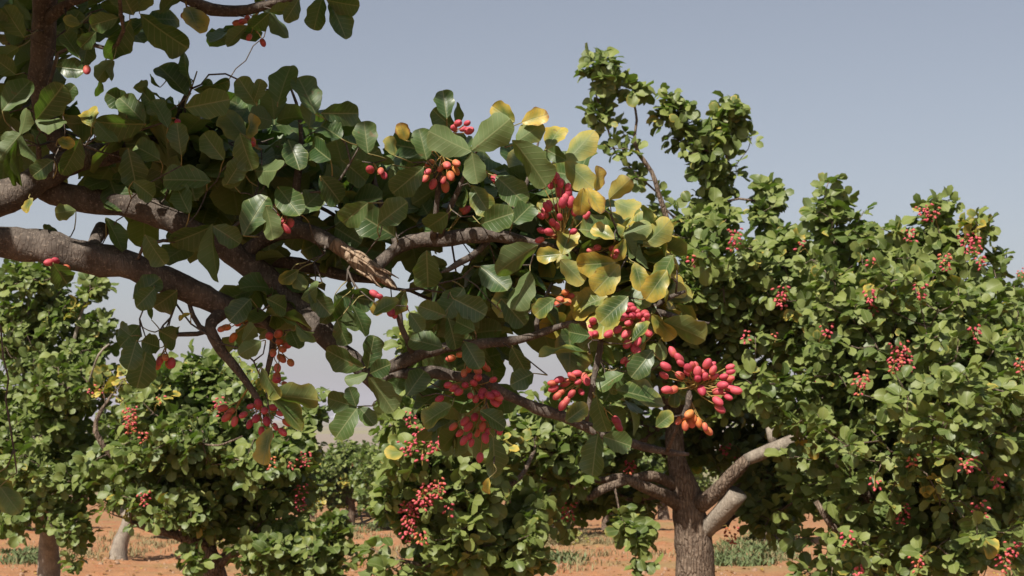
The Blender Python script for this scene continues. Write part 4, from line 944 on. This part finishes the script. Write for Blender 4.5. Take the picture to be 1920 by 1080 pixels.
for root_, d, hue, s_ in NC:
    pts = [at(q[0], q[1], d + RNG.normal(0, .012)) for q in nuts(s_)]
    r3 = at(root_[0], root_[1], d + .03); j = S.nearest(r3)
    if np.linalg.norm(np.array(S.P[j]) - r3) < .14: r3 = np.array(S.P[j])
    cluster(near_root, fo, r3, pts, hue)

# ================================================================== which leaves are objects of their own
CELL = 9
zb = {}
def cells(x, y, rr): return [(int(a), int(b)) for a in range(int((x - rr) // CELL), int((x + rr) // CELL) + 1) for b in range(int((y - rr) // CELL), int((y + rr) // CELL) + 1)]
block = {}
for r in recs:
    for c in cells((r[0] + r[2]) / 2, (r[1] + r[3]) / 2, r[4] * .42): block[c] = 2.6
for p, f in zip(S.P, S.fix):
    if f > 0:
        x, y, d = project(np.array(p))
        for c in cells(x[0], y[0], f * FPX / max(d[0], .5)): block.setdefault(c, d[0])
def centre(L): return L['o'] + L['y'] * L['len'][:, None] * .5
def visible_pick(sets, limit):
    """sets: list of (leaves, n wanted); returns a mask for each"""
    info = []
    for si, (L, k) in enumerate(sets):
        x, y, d = project(centre(L)); X, Y_, Z_ = frames(L)
        v = unit(EYE - centre(L)); area = np.abs(np.sum(Z_ * v, 1)) * L['len'] * L['wid'] / np.maximum(d, .3) ** 2
        info.append((x, y, d, area))
        for i in range(len(x)):
            if d[i] > .4 and -20 < x[i] < 1940 and -20 < y[i] < 1100:
                c = (int(x[i] // CELL), int(y[i] // CELL))
                if block.get(c, 99) < d[i]: continue
                if c not in zb or zb[c][0] > d[i]: zb[c] = (d[i], si, i)
    masks = [np.zeros(len(L['len']), bool) for L, k in sets]
    per = [[] for _ in sets]
    for d, si, i in zb.values(): per[si].append((info[si][3][i], i))
    for si, (L, k) in enumerate(sets):
        for a, i in sorted(per[si], reverse=True)[:k]: masks[si][i] = True
    return masks
sets = [(LF, 300 - len(recs))] + [(t['L'], t['leaf_n']) for t in TREES]
masks = visible_pick(sets, 0)
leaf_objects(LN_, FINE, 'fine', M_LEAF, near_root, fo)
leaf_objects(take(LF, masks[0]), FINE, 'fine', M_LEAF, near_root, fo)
rest = merge(take(LF, ~masks[0]), LO)
link('foliage', leaves_mesh('foliage', rest, MED, M_LEAF, fo), near_root, 'stuff')
for t, mk in zip(TREES, masks[1:]):
    far = t['root'].location[1] > 14
    t['S'].finish(t['root'], t['origin'], [t['bark'], M_BARK2], limb_sides=12 if not far else 8, twig_sides=4, rough=.16, freq=9, limb_mats={'cut_limb': M_LIMBCUT})
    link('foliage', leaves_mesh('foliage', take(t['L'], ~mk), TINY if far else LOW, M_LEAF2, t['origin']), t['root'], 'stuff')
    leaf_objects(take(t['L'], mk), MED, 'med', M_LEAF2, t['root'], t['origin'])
    SP = np.array(t['S'].P)[t['S'].nfix:]; sx, sy, sd_ = project(SP)
    for (px_, py_, hue, n) in t['nuts']:
        h = np.hypot(sx - px_, sy - py_); ok_ = np.where(h < max(28, h.min() + 6))[0]; j = int(ok_[np.argmin(sd_[ok_])])
        p = at(px_, py_ - 14, sd_[j] - .10); w = SP[j] - p; D = np.linalg.norm(w)
        if D > .16: p = SP[j] - w / D * .16
        far_cluster(t['root'], t['origin'], p + [0, 0, .02], n, hue, length=.05 + .0042 * n, wid=.014 + .0008 * n, size=.0215)
        q = catmull([SP[j], (SP[j] + p) / 2 + [0, 0, .015], p - [0, 0, .05]], .04)
        V, Q, T = tube(q, np.full(len(q), .0022), 4)
        link('fruit_stalk', new_mesh('fruit_stalk', V - t['origin'], [Q, T], [M_STALK]), t['root'])

# ================================================================== the rows further down the slope: copies of the slope tree
def copy_thing(root, loc, rz, sc, label):
    r = root.copy(); COL.objects.link(r); r.location = loc; r.rotation_euler = (0, 0, rz); r.scale = (sc,) * 3
    r['label'] = label
    for ch in list(root.children):
        c = ch.copy(); COL.objects.link(c); c.parent = r
    return r
spots = [(735, 31, 1.0, 'round pistachio tree on the slope beside the low orange fruited tree'),
         (585, 40, .95, 'pistachio tree far down the slope behind the tree with a fruit cluster'),
         (700, 47, 1.05, 'low round tree far down the slope, its top against the pale field'),
         (1040, 27, .95, 'pistachio tree over brown dry scrub behind the hanging orange cluster'),
         (960, 33, 1.1, 'tree seen through the gap beside the orange fruited tree'),
         (1140, 30, 1.1, 'tree on the slope behind the forked grey trunk, on its shaded side'),
         (1440, 24, 1.1, 'tree over green weeds behind the forked grey trunk'),
         (1240, 38, 1.1, 'small tree down the slope hidden behind the forked grey trunk'),
         (640, 58, 1.1, 'tiny treetop far down the slope under the transmission tower'),
         (760, 62, 1.1, 'tiny treetop at the far end of the slope row'),
         (480, 34, 1.1, 'tree down the slope behind the branch with yellow leaves'),
         (60, 30, 1.0, 'tree down the slope behind the pale speckled trunk'),
         (330, 27, 1.0, 'second distant trunk on the slope beside the leaning white trunk')]
for i, (px_, d, sc, lab) in enumerate(spots):
    x = (px_ - 960) / FPX * d; y = d * math.cos(PITCH)
    copy_thing(FAR['root'], (x, y, ground_z(x, y)), 1.3 + i * 2.1, sc, lab)

# ================================================================== small things on the ground and far off
n = 1500; P = []
while len(P) < n:
    x, y = gp(RNG.uniform(-60, 1980), RNG.uniform(975, 1110)); P.append((x, y, ground_z(x, y) + .012))
a = RNG.uniform(0, 6.28, n)
LITTER = dict(o=np.array(P), y=np.stack([np.cos(a), np.sin(a), RNG.uniform(-.1, .35, n)], 1), z=np.array([0, 0, 1.0]) + RNG.normal(0, .3, (n, 3)), len=RNG.uniform(.03, .065, n), wid=RNG.uniform(.02, .045, n), age=RNG.uniform(.9, 1.3, n), rnd=RNG.random(n))
link('leaf_litter', leaves_mesh('leaf_litter', LITTER, TINY, M_LEAF2, np.zeros(3)), None, 'stuff')
def dead_branch_pile():
    x, y = gp(700, 985)
    o = np.array([x, y, ground_z(x, y)])
    t = thing('dead_branch_pile', 'tangled pile of bare grey pruned branches lying on red soil', 'branch pile', o)
    m = bark_material('weathered_wood', (.24, .21, .19), (.33, .30, .27), (.15, .12, .11), .6, .01)
    for i in range(16):
        a = RNG.uniform(-.5, .5) + (0 if i % 3 else 1.4); L = RNG.uniform(.7, 1.7); c = np.array([RNG.uniform(-.7, .7), RNG.uniform(-.5, .5), RNG.uniform(.05, .38)])
        dr = np.array([math.cos(a), math.sin(a), RNG.uniform(-.12, .40)])
        P = catmull([c - dr * L / 2, c + RNG.normal(0, .05, 3), c + dr * L / 2 + RNG.normal(0, .06, 3)], .12); P[:, 2] = np.maximum(P[:, 2], .03)
        V, Q, T = tube(P, np.linspace(RNG.uniform(.022, .04), .008, len(P)), 7, .15, 12)
        link('branch', new_mesh('branch', V, [Q, T], [m]), t)
dead_branch_pile()
def dry_shrub(px_, py_, w, h, label):
    x, y = gp(px_, py_); o = np.array([x, y, ground_z(x, y)])
    t = thing('dry_shrub', label, 'shrub', o, 'dry shrubs on the soil')
    J = Joined()
    for i in range(70):
        a = RNG.uniform(0, 6.28); e = RNG.uniform(.3, 1.4); L = h * RNG.uniform(.6, 1.1)
        d = np.array([math.cos(a) * math.cos(e) * w / h, math.sin(a) * math.cos(e), math.sin(e)])
        b = np.array([RNG.uniform(-.3, .3) * w, RNG.uniform(-.15, .15), 0])
        P = [b, b + d * L * .5 + RNG.normal(0, .03, 3), b + d * L]; V, Q, T = tube(P, [.007, .005, .002], 4); J.add(V, Q, T)
    link('twigs', J.mesh('twigs', [M_STRAW]), t, 'stuff')
    e = np.array([[RNG.uniform(-.5, .5) * w, RNG.uniform(-.2, .2), RNG.uniform(.1, .8) * h] for _ in range(40)])
    L = shoot_leaves(e + o, unit(RNG.normal(0, 1, (40, 3)) + [0, 0, .6]), .035, (3, 5), .05, .7)
    link('foliage', leaves_mesh('foliage', L, TINY, M_LEAF2, o), t, 'stuff')
dry_shrub(1040, 1022, 1.1, .34, 'low brown dry shrub behind the bare soil under the forked trunk tree')
dry_shrub(985, 1018, .8, .30, 'low dusty shrub between brown dry scrub and the dark trunk')
dry_shrub(460, 1030, .9, .2, 'low yellowish dry shrub on the soil behind the hanging leaf tuft')
def transmission_tower():
    d = 620.0; p = at(631, 806, d); o = np.array([p[0], p[1], base_z(p[0], p[1])])
    t = thing('transmission_tower', 'faint lattice transmission tower with two crossarms on the hazy horizon', 'pylon', o)
    m = plain('galvanised_steel', (.32, .33, .36), .5)
    H = at(631, 768, d)[2] - o[2]
    def bar(a, b, r, J): V, Q, T = tube([a, b], [r, r], 4); J.add(V, Q, T)
    J = Joined()
    W = lambda z: 1.9 * (1 - z / H) + .35
    zs = np.linspace(0, H, 8)
    for sx in (-1, 1):
        for sy in (-1, 1): bar((sx * W(0), sy * W(0), 0), (sx * W(H), sy * W(H), H), .16, J)
    for a, b in zip(zs[:-1], zs[1:]):
        for s_ in (-1, 1):
            bar((-W(a), s_ * W(a), a), (W(b), s_ * W(b), b), .08, J); bar((W(a), s_ * W(a), a), (-W(b), s_ * W(b), b), .08, J)
    link('tower_frame', J.mesh('tower_frame', [m], False), t)
    for z in (H * .97, H * .72):
        J = Joined(); bar((-3.6, 0, z), (3.6, 0, z), .14, J); bar((-3.6, 0, z), (0, 0, z + .9), .09, J); bar((3.6, 0, z), (0, 0, z + .9), .09, J)
        link('crossarm', J.mesh('crossarm', [m], False), t)
transmission_tower()

# ------------------------------------------------------------------ the air
hz, nt = mat('haze'); g = G(nt)
pv = g.n('VolumePrincipled'); pv.inputs['Color'].default_value = (.86, .84, .95, 1); pv.inputs['Density'].default_value = .00022
pv.inputs['Anisotropy'].default_value = .2
oo = g.n('OutputMaterial'); g.l(pv.outputs[0], oo.inputs['Volume'])
V = [(x, y, z) for z in (-22, 150) for (x, y) in ((-9500, -200), (9500, -200), (9500, 9500), (-9500, 9500))]
if True:
    h = link('haze', new_mesh('haze', V, [[(3, 2, 1, 0), (4, 5, 6, 7), (0, 1, 5, 4), (1, 2, 6, 5), (2, 3, 7, 6), (3, 0, 4, 7)]], [hz], False), None, 'stuff')
